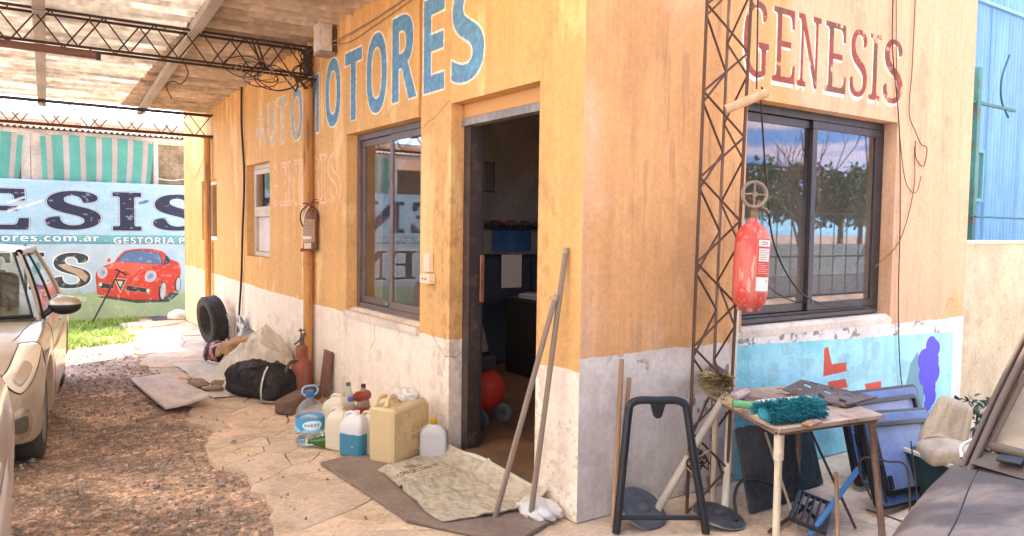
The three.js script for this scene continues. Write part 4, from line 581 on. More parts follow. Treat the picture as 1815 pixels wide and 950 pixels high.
{
  // bottles and canisters by the door
  const blueCap = mat(0x2c6fb4, 0.4), lab = canvasTex(512, 128, (x, w, h) => { x.fillStyle = '#4a9cc6'; x.fillRect(0, 0, w, h); x.fillStyle = '#8fcfe6'; for (let i = 0; i < 4; i++) { x.beginPath(); x.moveTo(i * 128, h); x.quadraticCurveTo(i * 128 + 60, 20, i * 128 + 128, h); x.fill(); } x.fillStyle = '#dff0f5'; for (const c of [64, 320]) { x.beginPath(); x.ellipse(c, 64, 58, 44, 0, 0, 7); x.fill(); } x.fillStyle = '#2a6f86'; x.font = 'bold 34px sans-serif'; x.fillText('IVESS', 16, 76); x.fillText('IVESS', 272, 76); });
  const jug = thing('water_bottle', 'large clear water bottle with blue label, cap and handle', 'bottle', [-0.65, 0, -1.99]);
  mesh('bottle', lathe([[0, 0.004], [0.07, 0.004], [0.088, 0.012], [0.094, 0.03], [0.09, 0.045], [0.094, 0.06], [0.09, 0.078], [0.094, 0.095], [0.094, 0.2], [0.09, 0.225], [0.075, 0.262], [0.05, 0.29], [0.026, 0.305], [0.024, 0.325]], 40), clearPlastic, jug);
  mesh('water', lathe([[0, 0.008], [0.066, 0.008], [0.084, 0.016], [0.089, 0.03], [0.086, 0.045], [0.088, 0.075], [0, 0.075]], 32), phys(0xffffff, 0.02, { transmission: 1, thickness: 0.1, ior: 1.33, attenuationColor: new THREE.Color(0xbfe4ee), attenuationDistance: 0.3 }), jug);
  mesh('label', lathe([[0.0955, 0.105], [0.0955, 0.195]], 48), mat(0xffffff, 0.4, 0, { map: lab }), jug).rotation.y = 2.2; mesh('cap', lathe([[0, 0.362], [0.022, 0.362], [0.026, 0.357], [0.027, 0.322], [0, 0.322]], 24), blueCap, jug); mesh('handle', tube([[-0.03, 0.33, 0], [-0.052, 0.352, 0], [-0.045, 0.385, 0], [0, 0.395, 0], [0.045, 0.385, 0], [0.052, 0.352, 0], [0.03, 0.33, 0]], 0.006, 40, 8), mat(0x8fb6d6, 0.4), jug);
  // moulded jug: rectangular with shoulders and a loop handle
  const jugShape = (w, d, h) => planarUV(deform(softBox(w, h, d, Math.min(w, d) * 0.2, 22).translate(0, h / 2, 0), (p) => { const t = clamp((p.y - h * 0.66) / (h * 0.34)), rib = t > 0 ? 1 : 1 - 0.012 * (1 + Math.cos(p.y * 130)); p.x *= (1 - 0.62 * Math.pow(t, 2.4)) * rib; p.z = p.z * (1 - 0.5 * Math.pow(t, 2.4)) * rib + 0.1 * d * t; p.x += 0.004 * (fbm(p.y * 30, p.z * 20 + 4, 2) - 0.5); }));
  const canister = (label, pos, turn, w, d, h, m, capM, extra) => { const t = thing('canister', label, 'canister', pos, turn, 'plastic canisters beside the doorway'); mesh('bottle', jugShape(w, d, h), m, t); mesh('neck', new THREE.CylinderGeometry(0.017, 0.019, 0.03, 16).translate(0, h + 0.008, d * 0.12), m, t); if (capM) mesh('cap', lathe([[0, 0.034], [0.019, 0.034], [0.022, 0.03], [0.022, 0.004], [0, 0.004]], 20).translate(0, h + 0.002, d * 0.12), capM, t); mesh('handle', tube([[0, h * 0.97, d * 0.08], [0, h * 1.03, -d * 0.1], [0, h * 0.98, -d * 0.34], [0, h * 0.8, -d * 0.42]], 0.011, 20, 8), m, t); return t; };
  const ivory = milky(0xe6dcc4), white = milky(0xe8e6e2), cream = milky(0xdccfae);
  canister('ivory canister with rounded handle behind the clear water bottle', [-0.4, 0, -2.12], 0.3, 0.17, 0.2, 0.27, ivory, null);
  canister('narrow ivory canister standing between the water bottle and the blue one', [-0.53, 0, -1.79], 0.5, 0.1, 0.16, 0.26, ivory, null);
  const bl = canister('translucent canister half filled with blue liquid', [-0.5, 0, -1.6], 0.5, 0.105, 0.17, 0.27, white, null); mesh('liquid', rbx(0.1068, 0.165, 0.173, 0, 0.083, 0, 0.023, 5), mat(0x3a7f98, 0.35), bl);
  canister('slim ivory canister squeezed between the blue one and the big yellow jerrycan', [-0.41, 0, -1.56], 0.5, 0.09, 0.15, 0.27, ivory, mat(0xd8cfb6, 0.6));
  canister('small white jug with yellow cap beside the door frame', [-0.1, 0, -1.3], -0.5, 0.17, 0.11, 0.22, white, mat(0xd9a52a, 0.5));
  // jerrycan
  const print = canvasTex(512, 512, (x, w, h) => { x.fillStyle = '#dcc08a'; x.fillRect(0, 0, w, h); x.fillStyle = '#8a7450'; x.font = 'bold 84px sans-serif'; x.globalAlpha = 0.75; x.fillText('C.P.Y', 250, 262); x.fillText('BGSH', 246, 344); x.globalAlpha = 1; eachPixel(x, w, h, (o, px, py) => { const a = fbm(px / 90, py / 90, 4) - 0.5, st = sstep(0.5, 0.72, fbm(px / 60 + 9, py / 60 + 30, 5)), k = 1 + 0.14 * a; o[0] = (o[0] - 10 * st) * k; o[1] = (o[1] - 14 * st) * k; o[2] = (o[2] - 20 * st) * k; }); });
  const jc = thing('jerrycan', 'big yellowed jerrycan with plastic over its cap beside the doorway', 'jerrycan', [-0.28, 0, -1.42], 0.47);
  const yel = milky(0xe4cd9c, 0.45), body = smooth(deform(rbx(0.35, 0.36, 0.21, 0, 0.18, 0, 0.035, 5), (p) => { const q = Math.abs(p.y - 0.18) < 0.15 ? 0.006 * Math.cos((p.x) * 60) * (Math.abs(p.z) > 0.09 ? 0 : 1) : 0; p.x += q * Math.sign(p.x); if (p.y > 0.32) p.y -= 0.02 * Math.sin((p.x + 0.17) * 18); }));
  mesh('body', body, yel, jc); mesh('print_face', new THREE.PlaneGeometry(0.29, 0.28).translate(0, 0.18, 0.1065), mat(0xffffff, 0.5, 0, { map: print }), jc);
  mesh('corner_rib', rbx(0.03, 0.3, 0.012, -0.166, 0.18, 0.098, 0.006, 2), yel, jc); mesh('corner_rib', rbx(0.03, 0.3, 0.012, 0.166, 0.18, 0.098, 0.006, 2), yel, jc); mesh('handle', tube([[-0.15, 0.355, 0.02], [-0.13, 0.4, 0.02], [-0.05, 0.4, 0.0], [-0.03, 0.355, 0]], 0.016, 20, 10), yel, jc); mesh('handle', tube([[-0.15, 0.355, -0.06], [-0.13, 0.395, -0.06], [-0.05, 0.395, -0.06], [-0.03, 0.355, -0.06]], 0.014, 20, 10), yel, jc);
  mesh('plastic_wrap', lump(0.095, 0.055, 0.085, 0.4, 3, 21, 32).translate(0.08, 0.345, 0), milky(0xeeeae0, 0.3), jc);
  // soda bottles
  const bottle = (h, r) => lathe([[0, 0.003], [r * 0.8, 0.003], [r, 0.015], [r, h * 0.28], [r * 0.93, h * 0.34], [r, h * 0.42], [r, h * 0.58], [r * 0.8, h * 0.74], [r * 0.4, h * 0.9], [r * 0.32, h * 0.96]], 28);
  const so = thing('soda_bottle', 'brown soda bottle with red label standing behind the canisters', 'bottle', [-0.27, 0, -2.0]); mesh('bottle', bottle(0.36, 0.048), phys(0xb9a591, 0.15, { transmission: 0.5, thickness: 0 }), so); mesh('label', lathe([[0.0495, 0.12], [0.0495, 0.21]], 28), mat(0x9c3326, 0.5), so); mesh('cap', new THREE.CylinderGeometry(0.017, 0.017, 0.022, 16).translate(0, 0.352, 0), mat(0x3a2a22, 0.5), so);
  const s2 = thing('soda_bottle', 'clear bottle with green cap behind the ivory canister', 'bottle', [-0.29, 0, -2.22]); mesh('bottle', bottle(0.33, 0.045), phys(0xdfe6dc, 0.1, { transmission: 0.7, thickness: 0 }), s2); mesh('cap', new THREE.CylinderGeometry(0.017, 0.017, 0.022, 16).translate(0, 0.325, 0), mat(0x3f6f4c, 0.5), s2);
  const s3 = thing('soda_bottle', 'red bottle with blue cap lying across the canisters', 'bottle', [-0.36, 0.28, -1.82], 0.6); mesh('bottle', bottle(0.2, 0.035).rotateZ(1.5).translate(0.08, 0.04, 0), mat(0x8e2f28, 0.35), s3); mesh('cap', rod([-0.14, 0.05, 0], [-0.11, 0.05, 0], 0.017, 0.017, 14), mat(0x3550a0, 0.5), s3);
  const gb = thing('green_bottle', 'green glass bottle lying on the paving beside the water bottle', 'bottle', [-0.58, 0, -1.86], -0.5); mesh('bottle', bottle(0.24, 0.04).rotateZ(1.57).translate(0.12, 0.042, 0), phys(0x4f7a35, 0.15, { transmission: 0.35, thickness: 0 }), gb); mesh('cap', rod([-0.125, 0.042, 0], [-0.105, 0.042, 0], 0.014, 0.014, 12), mat(0x39542c, 0.5), gb);
}
{
  // doormat, feed sack, sticks by the door
  const mg = extrude([[-0.74, 1.53], [-0.38, 1.6], [-0.02, 1.4], [-0.02, 0.1], [-0.4, -0.05], [-0.7, 0.45], [-0.71, 0.9]], 0.012, 0.004); mg.rotateX(-PI / 2);
  const matm = solo('floor_mat', 'thin grey brown rubber mat laid on the paving before the doorway', 'mat', metreUV(mg.translate(0.37, 0, 0.75)), mottled([134, 116, 102], 0.95, 0.2), [-0.37, 0.006, -0.75]);
  const sackTex = canvasTex(1024, 1024, (x, w, h) => {
    x.fillStyle = '#bfb4a0'; x.fillRect(0, 0, w, h); x.save(); x.translate(90, 150); x.fillStyle = '#3c362c'; x.font = 'bold 64px sans-serif'; x.fillText('AIRBAG', 190, 10); x.fillText('CONFORT TIPO "M"', 20, 84); x.restore();
    x.fillStyle = '#8f866f'; x.font = '30px sans-serif'; for (let i = 0; i < 5; i++) x.fillText('NETO 25 KG  PROTEINA MIN  HUMEDAD MAX', 120 + 20 * (i % 3), 300 + i * 46); x.fillStyle = '#a9b08a'; x.fillRect(130, 640, 560, 26); x.fillStyle = '#b5ab94'; for (let i = 0; i < 6; i++) x.fillRect(100 + i * 12, 720 + i * 40, 600 - i * 40, 10);
    eachPixel(x, w, h, (o, px, py) => { const a = fbm(px / 120, py / 120, 4) - 0.5, wv = 0.5 * (Math.sin(px * 1.1) + Math.sin(py * 1.1)), d = sstep(0.4, 0.75, fbm(px / 34 + 9, py / 34 + 3, 5)), k = 1 + 0.14 * a + 0.05 * wv; o[0] = (o[0] - 22 * d) * k; o[1] = (o[1] - 24 * d) * k; o[2] = (o[2] - 27 * d) * k; });
  });
  const C = [[-0.52, -1.2], [-0.005, -1.36], [-0.03, -0.2], [-0.6, -0.3]];
  const sk = grid(60, 60, (u, v) => { const a = [C[0][0] + (C[1][0] - C[0][0]) * u, C[0][1] + (C[1][1] - C[0][1]) * u], b = [C[3][0] + (C[2][0] - C[3][0]) * u, C[3][1] + (C[2][1] - C[3][1]) * u]; const x = a[0] + (b[0] - a[0]) * v + 0.03 * (fbm(v * 5, u * 3, 3) - 0.5), z = a[1] + (b[1] - a[1]) * v + 0.03 * (fbm(u * 5 + 9, v * 3, 3) - 0.5); const fold = 0.03 * Math.exp(-Math.pow((v - 0.42 - 0.08 * u) / 0.03, 2)), curl = 0.06 * Math.pow(clamp((u - 0.8) / 0.2), 2), y = 0.03 + 0.03 * Math.pow(Math.abs(fbm(u * 3 + 3, v * 3 + 2, 3) - 0.5) * 2, 1.2) + fold + curl + 0.008 * (fbm(u * 30, v * 30, 2) - 0.5); return [x, y, z]; });
  const uvs = sk.attributes.uv; for (let i = 0; i < uvs.count; i++) uvs.setY(i, 1 - uvs.getY(i));
  const fs = thing('feed_sack', 'dirty printed woven feed sack spread flat before the doorway', 'sack', [-0.3, 0, -0.8]); mesh('sheet', sk.clone().translate(0.3, 0, 0.8), mat(0xffffff, 0.85, 0, { map: sackTex }), fs); mesh('underside', sk.clone().translate(0.3, -0.008, 0.8), mottled([160, 148, 126], 0.9, 0.2), fs); mesh('rolled_hem', tube([[0.275, 0.085, -0.55], [0.29, 0.075, -0.3], [0.28, 0.1, -0.1], [0.285, 0.09, 0.2], [0.275, 0.08, 0.55]], 0.014, 40, 8), mottled([206, 196, 176], 0.85, 0.15), fs);
  const bag = solo('plastic_bag', 'crumpled white plastic bag at the corner foot by the sticks', 'bag', lump(0.1, 0.05, 0.13, 0.35, 3, 33), milky(0xeceae6, 0.35), [-0.1, 0.005, -0.17]);
  const stick = (label, a, b, r) => { const t = thing('broom_stick', label, 'stick', a, 0, 'long sticks leaning at the corner'); const B = b.map((v, i) => v - a[i]); mesh('shaft', rod([0, 0, 0], B, r, r * 0.95, 12), M.greyWood, t); const u = V(...B).normalize().multiplyScalar(0.03); mesh('end_cap', rod(B, [B[0] + u.x, B[1] + u.y, B[2] + u.z], r * 1.02, r * 0.9, 12), mottled([168, 150, 128], 0.7, 0.2), t); };
  stick('tall grey stick leaning upright on the wall beside the doorway', [-0.185, 0.01, -0.135], [-0.02, 1.33, -0.1], 0.0145);
  stick('lower grey stick slanting across the doorway side into the tall one', [-0.33, 0.01, -0.235], [-0.075, 1.1, -0.11], 0.0145);
  // light switches
  const iv = mottled([224, 206, 170], 0.5, 0.1), sw = thing('light_switch', 'ivory switch box on the orange wall between window and doorway', 'switch', [0, 1.08, -1.545]); mesh('upper_box', rbx(0.035, 0.125, 0.08, -0.018, 0.14, 0.005, 0.006), iv, sw); mesh('lower_box', rbx(0.05, 0.065, 0.13, -0.026, 0.035, 0.01, 0.006), iv, sw); mesh('rocker', rbx(0.008, 0.045, 0.025, -0.038, 0.14, 0.005, 0.003), M.white, sw); for (const s of [-1, 1]) mesh('socket_hole', rbx(0.006, 0.012, 0.012, -0.0515, 0.035, 0.01 + s * 0.02, 0.002), M.black, sw);
  // strapped extinguisher on the near post
  const bro = mottled([132, 98, 78], 0.75, 0.25), e = thing('fire_extinguisher', 'small brown extinguisher strapped to the orange post with ribbon', 'extinguisher', [-0.07, 1.235, -3.64]);
  mesh('cylinder', lathe([[0, 0], [0.055, 0], [0.063, 0.01], [0.063, 0.3], [0.05, 0.335], [0.025, 0.35], [0, 0.352]], 28), bro, e); const lt = canvasTex(128, 256, (x) => { x.fillStyle = '#b49a7e'; x.fillRect(0, 0, 128, 256); x.fillStyle = '#7d6450'; for (let i = 0; i < 12; i++) x.fillRect(14 + (i % 3) * 6, 20 + i * 16, 60 + (i * 37) % 40, 5); x.fillStyle = '#e4d6bc'; x.fillRect(10, 190, 90, 30); });
  mesh('label', new THREE.CylinderGeometry(0.0638, 0.0638, 0.2, 24, 1, true, -1.9, 2.2).translate(0, 0.17, 0), mat(0xffffff, 0.7, 0, { map: lt }), e); mesh('red_tag', rbx(0.05, 0.03, 0.012, -0.075, 0.02, 0.045, 0.004).rotateZ(0.2), mat(0xb03222, 0.6), e); mesh('white_tag', rbx(0.06, 0.05, 0.006, -0.045, 0.04, 0.062, 0.002), mat(0xe8dfcc, 0.7), e);
  mesh('strap', tube([[-0.066, 0.22, 0.02], [-0.06, 0.3, 0.02], [-0.02, 0.37, 0.0], [0.01, 0.39, -0.03]], 0.007, 20, 6), M.white, e); mesh('strap', tube([[0.01, 0.39, -0.03], [0.05, 0.35, 0.02], [0.075, 0.25, 0.03], [0.078, 0.05, 0.03]], 0.009, 20, 6), mat(0x6b4a3c, 0.8), e); mesh('ribbon', merge(tube([[0, 0.385, -0.01], [-0.04, 0.41, 0.0], [-0.07, 0.405, 0.01]], 0.006, 14, 6), tube([[0, 0.385, -0.01], [0.04, 0.42, 0.0], [0.09, 0.405, 0.01]], 0.007, 14, 6), tube([[0, 0.385, 0], [0.03, 0.44, 0.0], [0.06, 0.445, 0.01]], 0.005, 14, 6)), mat(0x8e4a44, 0.8), e); mesh('hanging_tag', rbx(0.035, 0.3, 0.006, 0.095, 0.02, 0.035, 0.002), mottled([220, 206, 186], 0.7, 0.15), e); mesh('hook', tube([[-0.06, 0.2, -0.01], [-0.085, 0.27, -0.01], [-0.07, 0.34, -0.02], [-0.02, 0.39, -0.03]], 0.006, 20, 6), M.black, e);
}
{
  // inside the office, through the doorway
  const wall = -3.998, paper = mottled([176, 164, 150], 0.8, 0.15);
  const po = thing('wall_poster', 'faded framed poster on the dim back wall of the office', 'poster', [1.95, 1.84, wall]); mesh('sheet', bx(0.22, 0.3, 0.012, 0, 0.15, 0.01), mottled([120, 106, 94], 0.7, 0.3), po); mesh('frame', frameGeo(-0.12, -0.01, 0.12, 0.31, 0.012, 0.015, 0.002), M.darkRust, po);
  const sh = thing('wall_shelf', 'dark shelf with toy cars on the back wall of the office', 'shelf', [2.25, 1.44, wall]); mesh('board', rbx(0.95, 0.03, 0.14, 0, 0.015, 0.07), mat(0x3a2c26, 0.7), sh);
  const cc = [0x5a4a3c, 0x7a2a34, 0x6a4a3a, 0x44505c, 0x6e6258], cl = ['brown', 'dark red', 'tan', 'slate', 'grey']; for (let i = 0; i < 5; i++) { const t = thing('toy_car', cl[i] + ' toy car parked on the dark wall shelf inside', 'toy car', [1.87 + i * 0.19, 1.47, wall + 0.07], 0, 'toy cars on the shelf'); const s = 0.085; mesh('body', extrude([[-s, 0.012], [-s, 0.03], [-s * 0.6, 0.038], [-s * 0.3, 0.062], [s * 0.35, 0.062], [s * 0.6, 0.04], [s, 0.034], [s, 0.012]], 0.06, 0.004).translate(0, 0, -0.03), mat(cc[i], 0.4), t); for (const x of [-0.05, 0.05]) mesh('wheel', rod([x, 0.014, -0.034], [x, 0.014, 0.036], 0.014, 0.014, 10), M.black, t); }
  const ba = solo('blue_banner', 'blue printed banner hanging under the shelf on the back wall', 'banner', bx(0.5, 0.26, 0.01, 0, 0.13, 0), mottled([52, 92, 132], 0.7, 0.35), [2.3, 1.2, wall + 0.03]);
  const cab = thing('cabinet', 'dark cabinet against the back wall of the office', 'cabinet', [2.3, 0.05, wall + 0.2]); mesh('carcass', rbx(1.5, 1.12, 0.36, 0, 0.56, 0, 0.006, 1), mat(0x1c2026, 0.7), cab); for (const s of [-1, 1]) mesh('door', rbx(0.72, 1.04, 0.015, s * 0.37, 0.56, 0.19, 0.004, 1), mat(0x222a34, 0.6), cab);
  const np = thing('notice_sheet', 'printed notice sheet hanging before the dark cabinet', 'notice', [2.03, 0.84, wall + 0.42]); mesh('sheet', bx(0.25, 0.34, 0.003, 0, 0.17, 0), mat(0xffffff, 0.8, 0, { map: canvasTex(128, 192, (x) => { x.fillStyle = '#cabfae'; x.fillRect(0, 0, 128, 192); x.fillStyle = '#6a6056'; for (let i = 0; i < 13; i++) x.fillRect(16, 20 + i * 12, 40 + (i * 29) % 50, 3); }) }), np); mesh('clip', rbx(0.04, 0.02, 0.01, 0, 0.345, 0), M.steel, np);
  const de = thing('desk', 'dark desk inside the office seen through the doorway', 'desk', [2.15, 0.05, -3.0]); mesh('top', rbx(0.8, 0.03, 0.6, 0.0, 0.72, 0), mat(0x2a2624, 0.6), de); for (const s of [-1, 1]) mesh('side_panel', rbx(0.03, 0.7, 0.56, s * 0.37, 0.35, 0), mat(0x241f1d, 0.7), de);
  const pp = thing('paper_stack', 'stack of papers on the dark desk', 'papers', [1.9, 0.785, -2.95]); for (let i = 0; i < 4; i++) mesh('sheet', bx(0.22, 0.012, 0.28, 0, 0.006 + i * 0.0125, 0).rotateY(i * 0.2), i === 2 ? mat(0x6f8fb0, 0.8) : paper, pp);
  const co = thing('air_compressor', 'round red compressor tank on wheels just inside the doorway', 'compressor', [0.5, 0.05, -1.72], 0.3); const red = mat(0xc43322, 0.45);
  mesh('tank', lathe([[0, -0.17], [0.07, -0.165], [0.13, -0.13], [0.155, -0.06], [0.16, 0.06], [0.13, 0.13], [0.07, 0.165], [0, 0.17]], 32).rotateZ(PI / 2).translate(0, 0.24, 0), red, co); for (const s of [-1, 1]) { const wh = mesh('wheel', lathe([[0.03, -0.015], [0.065, -0.018], [0.072, 0], [0.065, 0.018], [0.03, 0.015]], 24).rotateZ(PI / 2).translate(0.13 * s, 0.072, 0.12), mottled([110, 112, 108], 0.7, 0.2), co); } mesh('motor', rbx(0.2, 0.12, 0.16, 0, 0.44, 0, 0.03, 3), mat(0x2a2a2a, 0.6), co); mesh('handle', tube([[-0.1, 0.38, -0.1], [-0.1, 0.52, -0.14], [0.1, 0.52, -0.14], [0.1, 0.38, -0.1]], 0.01, 24, 8), M.black, co);
  solo('cardboard_stack', 'stack of old papers and rags piled over the compressor', 'papers', deform(metreUV(rbx(0.22, 0.2, 0.2, 0, 0.1, 0, 0.02, 3)), (p) => { p.x += 0.02 * Math.sin(p.y * 60); p.z += 0.02 * Math.sin(p.y * 45 + 1); }), mottled([118, 104, 90], 0.9, 0.4), [0.46, 0.55, -1.85]);
}
// ---------- the right-hand yard: mast, table, spare parts ----------
{
  // triangular lattice mast standing before the wall
  const ms = thing('lattice_mast', 'rusty triangular lattice mast standing in front of the dark window', 'mast', [0.74, 0, 0.18]);
  const H = 5.2, leg = [[-0.175, 0.02, -0.135, 0.029], [0.04, 0.09, 0.125, 0.089], [0.165, -0.13, 0.215, -0.13]];
  const at = (i, y) => { const [x0, z0, x1, z1] = leg[i], t = y / 2.6; return [x0 + (x1 - x0) * t, y, z0 + (z1 - z0) * t]; };
  const spotted = mottled([112, 88, 70], 0.8, 0.4, {}, 10, 50, [206, 196, 180], 0.02);
  leg.forEach((_, i) => mesh('leg', rod(at(i, 0), at(i, H), 0.0085, 0.0085, 8), i === 2 ? spotted : M.rust, ms));
  const st = 0.215;
  for (const [a, b, o] of [[0, 1, 0], [1, 2, 0.1], [2, 0, 0.16]]) for (let k = 0; k * st + o + st < H - 1.2; k++) { const y = o + k * st, u = k % 2; mesh('web_bar', rod(at(u ? b : a, y), at(u ? a : b, y + st), 0.0062, 0.0062, 6), M.rust, ms); }
  const sp = thing('pipe_stub', 'short cream pipe stub sticking out of the lattice mast', 'pipe', [0.71, 2.045, 0.3]); mesh('pipe', new THREE.CylinderGeometry(0.024, 0.024, 0.22, 20, 1, true).rotateX(PI / 2).rotateY(0.95).rotateZ(0.5).translate(0.075, 0.06, 0.02), mottled([196, 160, 116], 0.6, 0.15), sp); mesh('bore', new THREE.CircleGeometry(0.021, 20).rotateY(0.95).rotateZ(0.5).translate(0.145, 0.115, 0.065), M.black, sp);
  // red extinguisher with hand wheel
  const red = mat(0xffffff, 0.5, 0, { map: canvasTex(512, 512, (x, w, h) => {
    x.fillStyle = '#c9473a'; x.fillRect(0, 0, w, h);
    eachPixel(x, w, h, (o, px, py) => { const dust = sstep(0.5, 0.66, fbm(px / 50 + 3, py / 70 + 8, 5)), s = sstep(0.66, 0.7, fbm(px / 16, py / 16 + 40, 3)), k = 1 + 0.18 * (fbm(px / 90, py / 90, 3) - 0.5); o[0] = (o[0] + (196 - o[0]) * 0.5 * dust) * k; o[1] = (o[1] + (140 - o[1]) * 0.5 * dust + 50 * s) * k; o[2] = (o[2] + (120 - o[2]) * 0.5 * dust + 45 * s) * k; });
  }) });
  const e = thing('fire_extinguisher', 'big red extinguisher with hand wheel hung on the lattice mast', 'extinguisher', [0.79, 1.06, 0.37]); e.rotation.z = -0.04;
  mesh('cylinder', lathe([[0, 0], [0.03, 0.0], [0.06, 0.012], [0.078, 0.035], [0.086, 0.07], [0.087, 0.12], [0.087, 0.33], [0.08, 0.375], [0.062, 0.41], [0.036, 0.432], [0.024, 0.44], [0.022, 0.47], [0, 0.47]], 40), red, e);
  for (const a of [0.3, 2.4, 4.5]) mesh('foot', rbx(0.03, 0.025, 0.02, 0.05 * Math.cos(a), 0.0, 0.05 * Math.sin(a), 0.006), red, e);
  const lab = canvasTex(256, 512, (x, w, h) => { x.fillStyle = '#c98878'; x.fillRect(0, 0, w, h); x.fillStyle = '#c24638'; x.fillRect(8, 8, w - 16, h - 16); x.fillStyle = '#e0d6c6'; x.fillRect(20, 20, 216, 60); x.fillRect(30, 100, 190, 120); x.fillStyle = '#3a302c'; x.font = 'bold 46px sans-serif'; x.fillText('CO2 5', 56, 66); x.fillStyle = '#8f6f60'; for (let i = 0; i < 6; i++) x.fillRect(40, 114 + i * 17, 120 + (i * 41) % 50, 6); x.fillStyle = '#e3b2a2'; for (let i = 0; i < 6; i++) x.fillRect(30, 240 + i * 18, 100 + (i * 53) % 90, 5); x.fillStyle = '#e6e0d4'; x.fillRect(10, 370, 236, 130); x.fillStyle = '#6f6a78'; x.fillText('N', 170, 420); });
  mesh('label', new THREE.CylinderGeometry(0.0878, 0.0878, 0.27, 24, 1, true, -0.62, 1.05).translate(0, 0.225, 0), mat(0xffffff, 0.6, 0, { map: lab }), e);
  const bronze = mottled([128, 108, 84], 0.55, 0.35, { metalness: 0.4 });
  mesh('valve', merge(new THREE.CylinderGeometry(0.02, 0.024, 0.06, 16).translate(0, 0.49, 0), new THREE.SphereGeometry(0.026, 16, 10).translate(0.015, 0.525, 0.01), rod([0.015, 0.525, 0.01], [0.075, 0.49, 0.03], 0.012), rod([0, 0.53, 0], [-0.05, 0.56, 0.0], 0.013)), bronze, e);
  mesh('hand_wheel', merge(new THREE.TorusGeometry(0.062, 0.009, 10, 40), rod([-0.06, 0, 0], [0.06, 0, 0], 0.006), rod([0, -0.06, 0], [0, 0.06, 0], 0.006), new THREE.CylinderGeometry(0.014, 0.014, 0.02, 12).rotateX(PI / 2)).rotateY(-0.5).translate(-0.03, 0.575, 0.02), mottled([140, 122, 100], 0.6, 0.3), e);
  mesh('outlet', rod([0.03, 0.54, 0.02], [0.1, 0.565, 0.01], 0.011), M.rust, e); mesh('bracket', merge(rod([-0.02, 0.02, -0.06], [0.04, 0.02, -0.12], 0.008), rod([0, 0.4, -0.05], [0.06, 0.4, -0.12], 0.008)), M.rust, e);
}
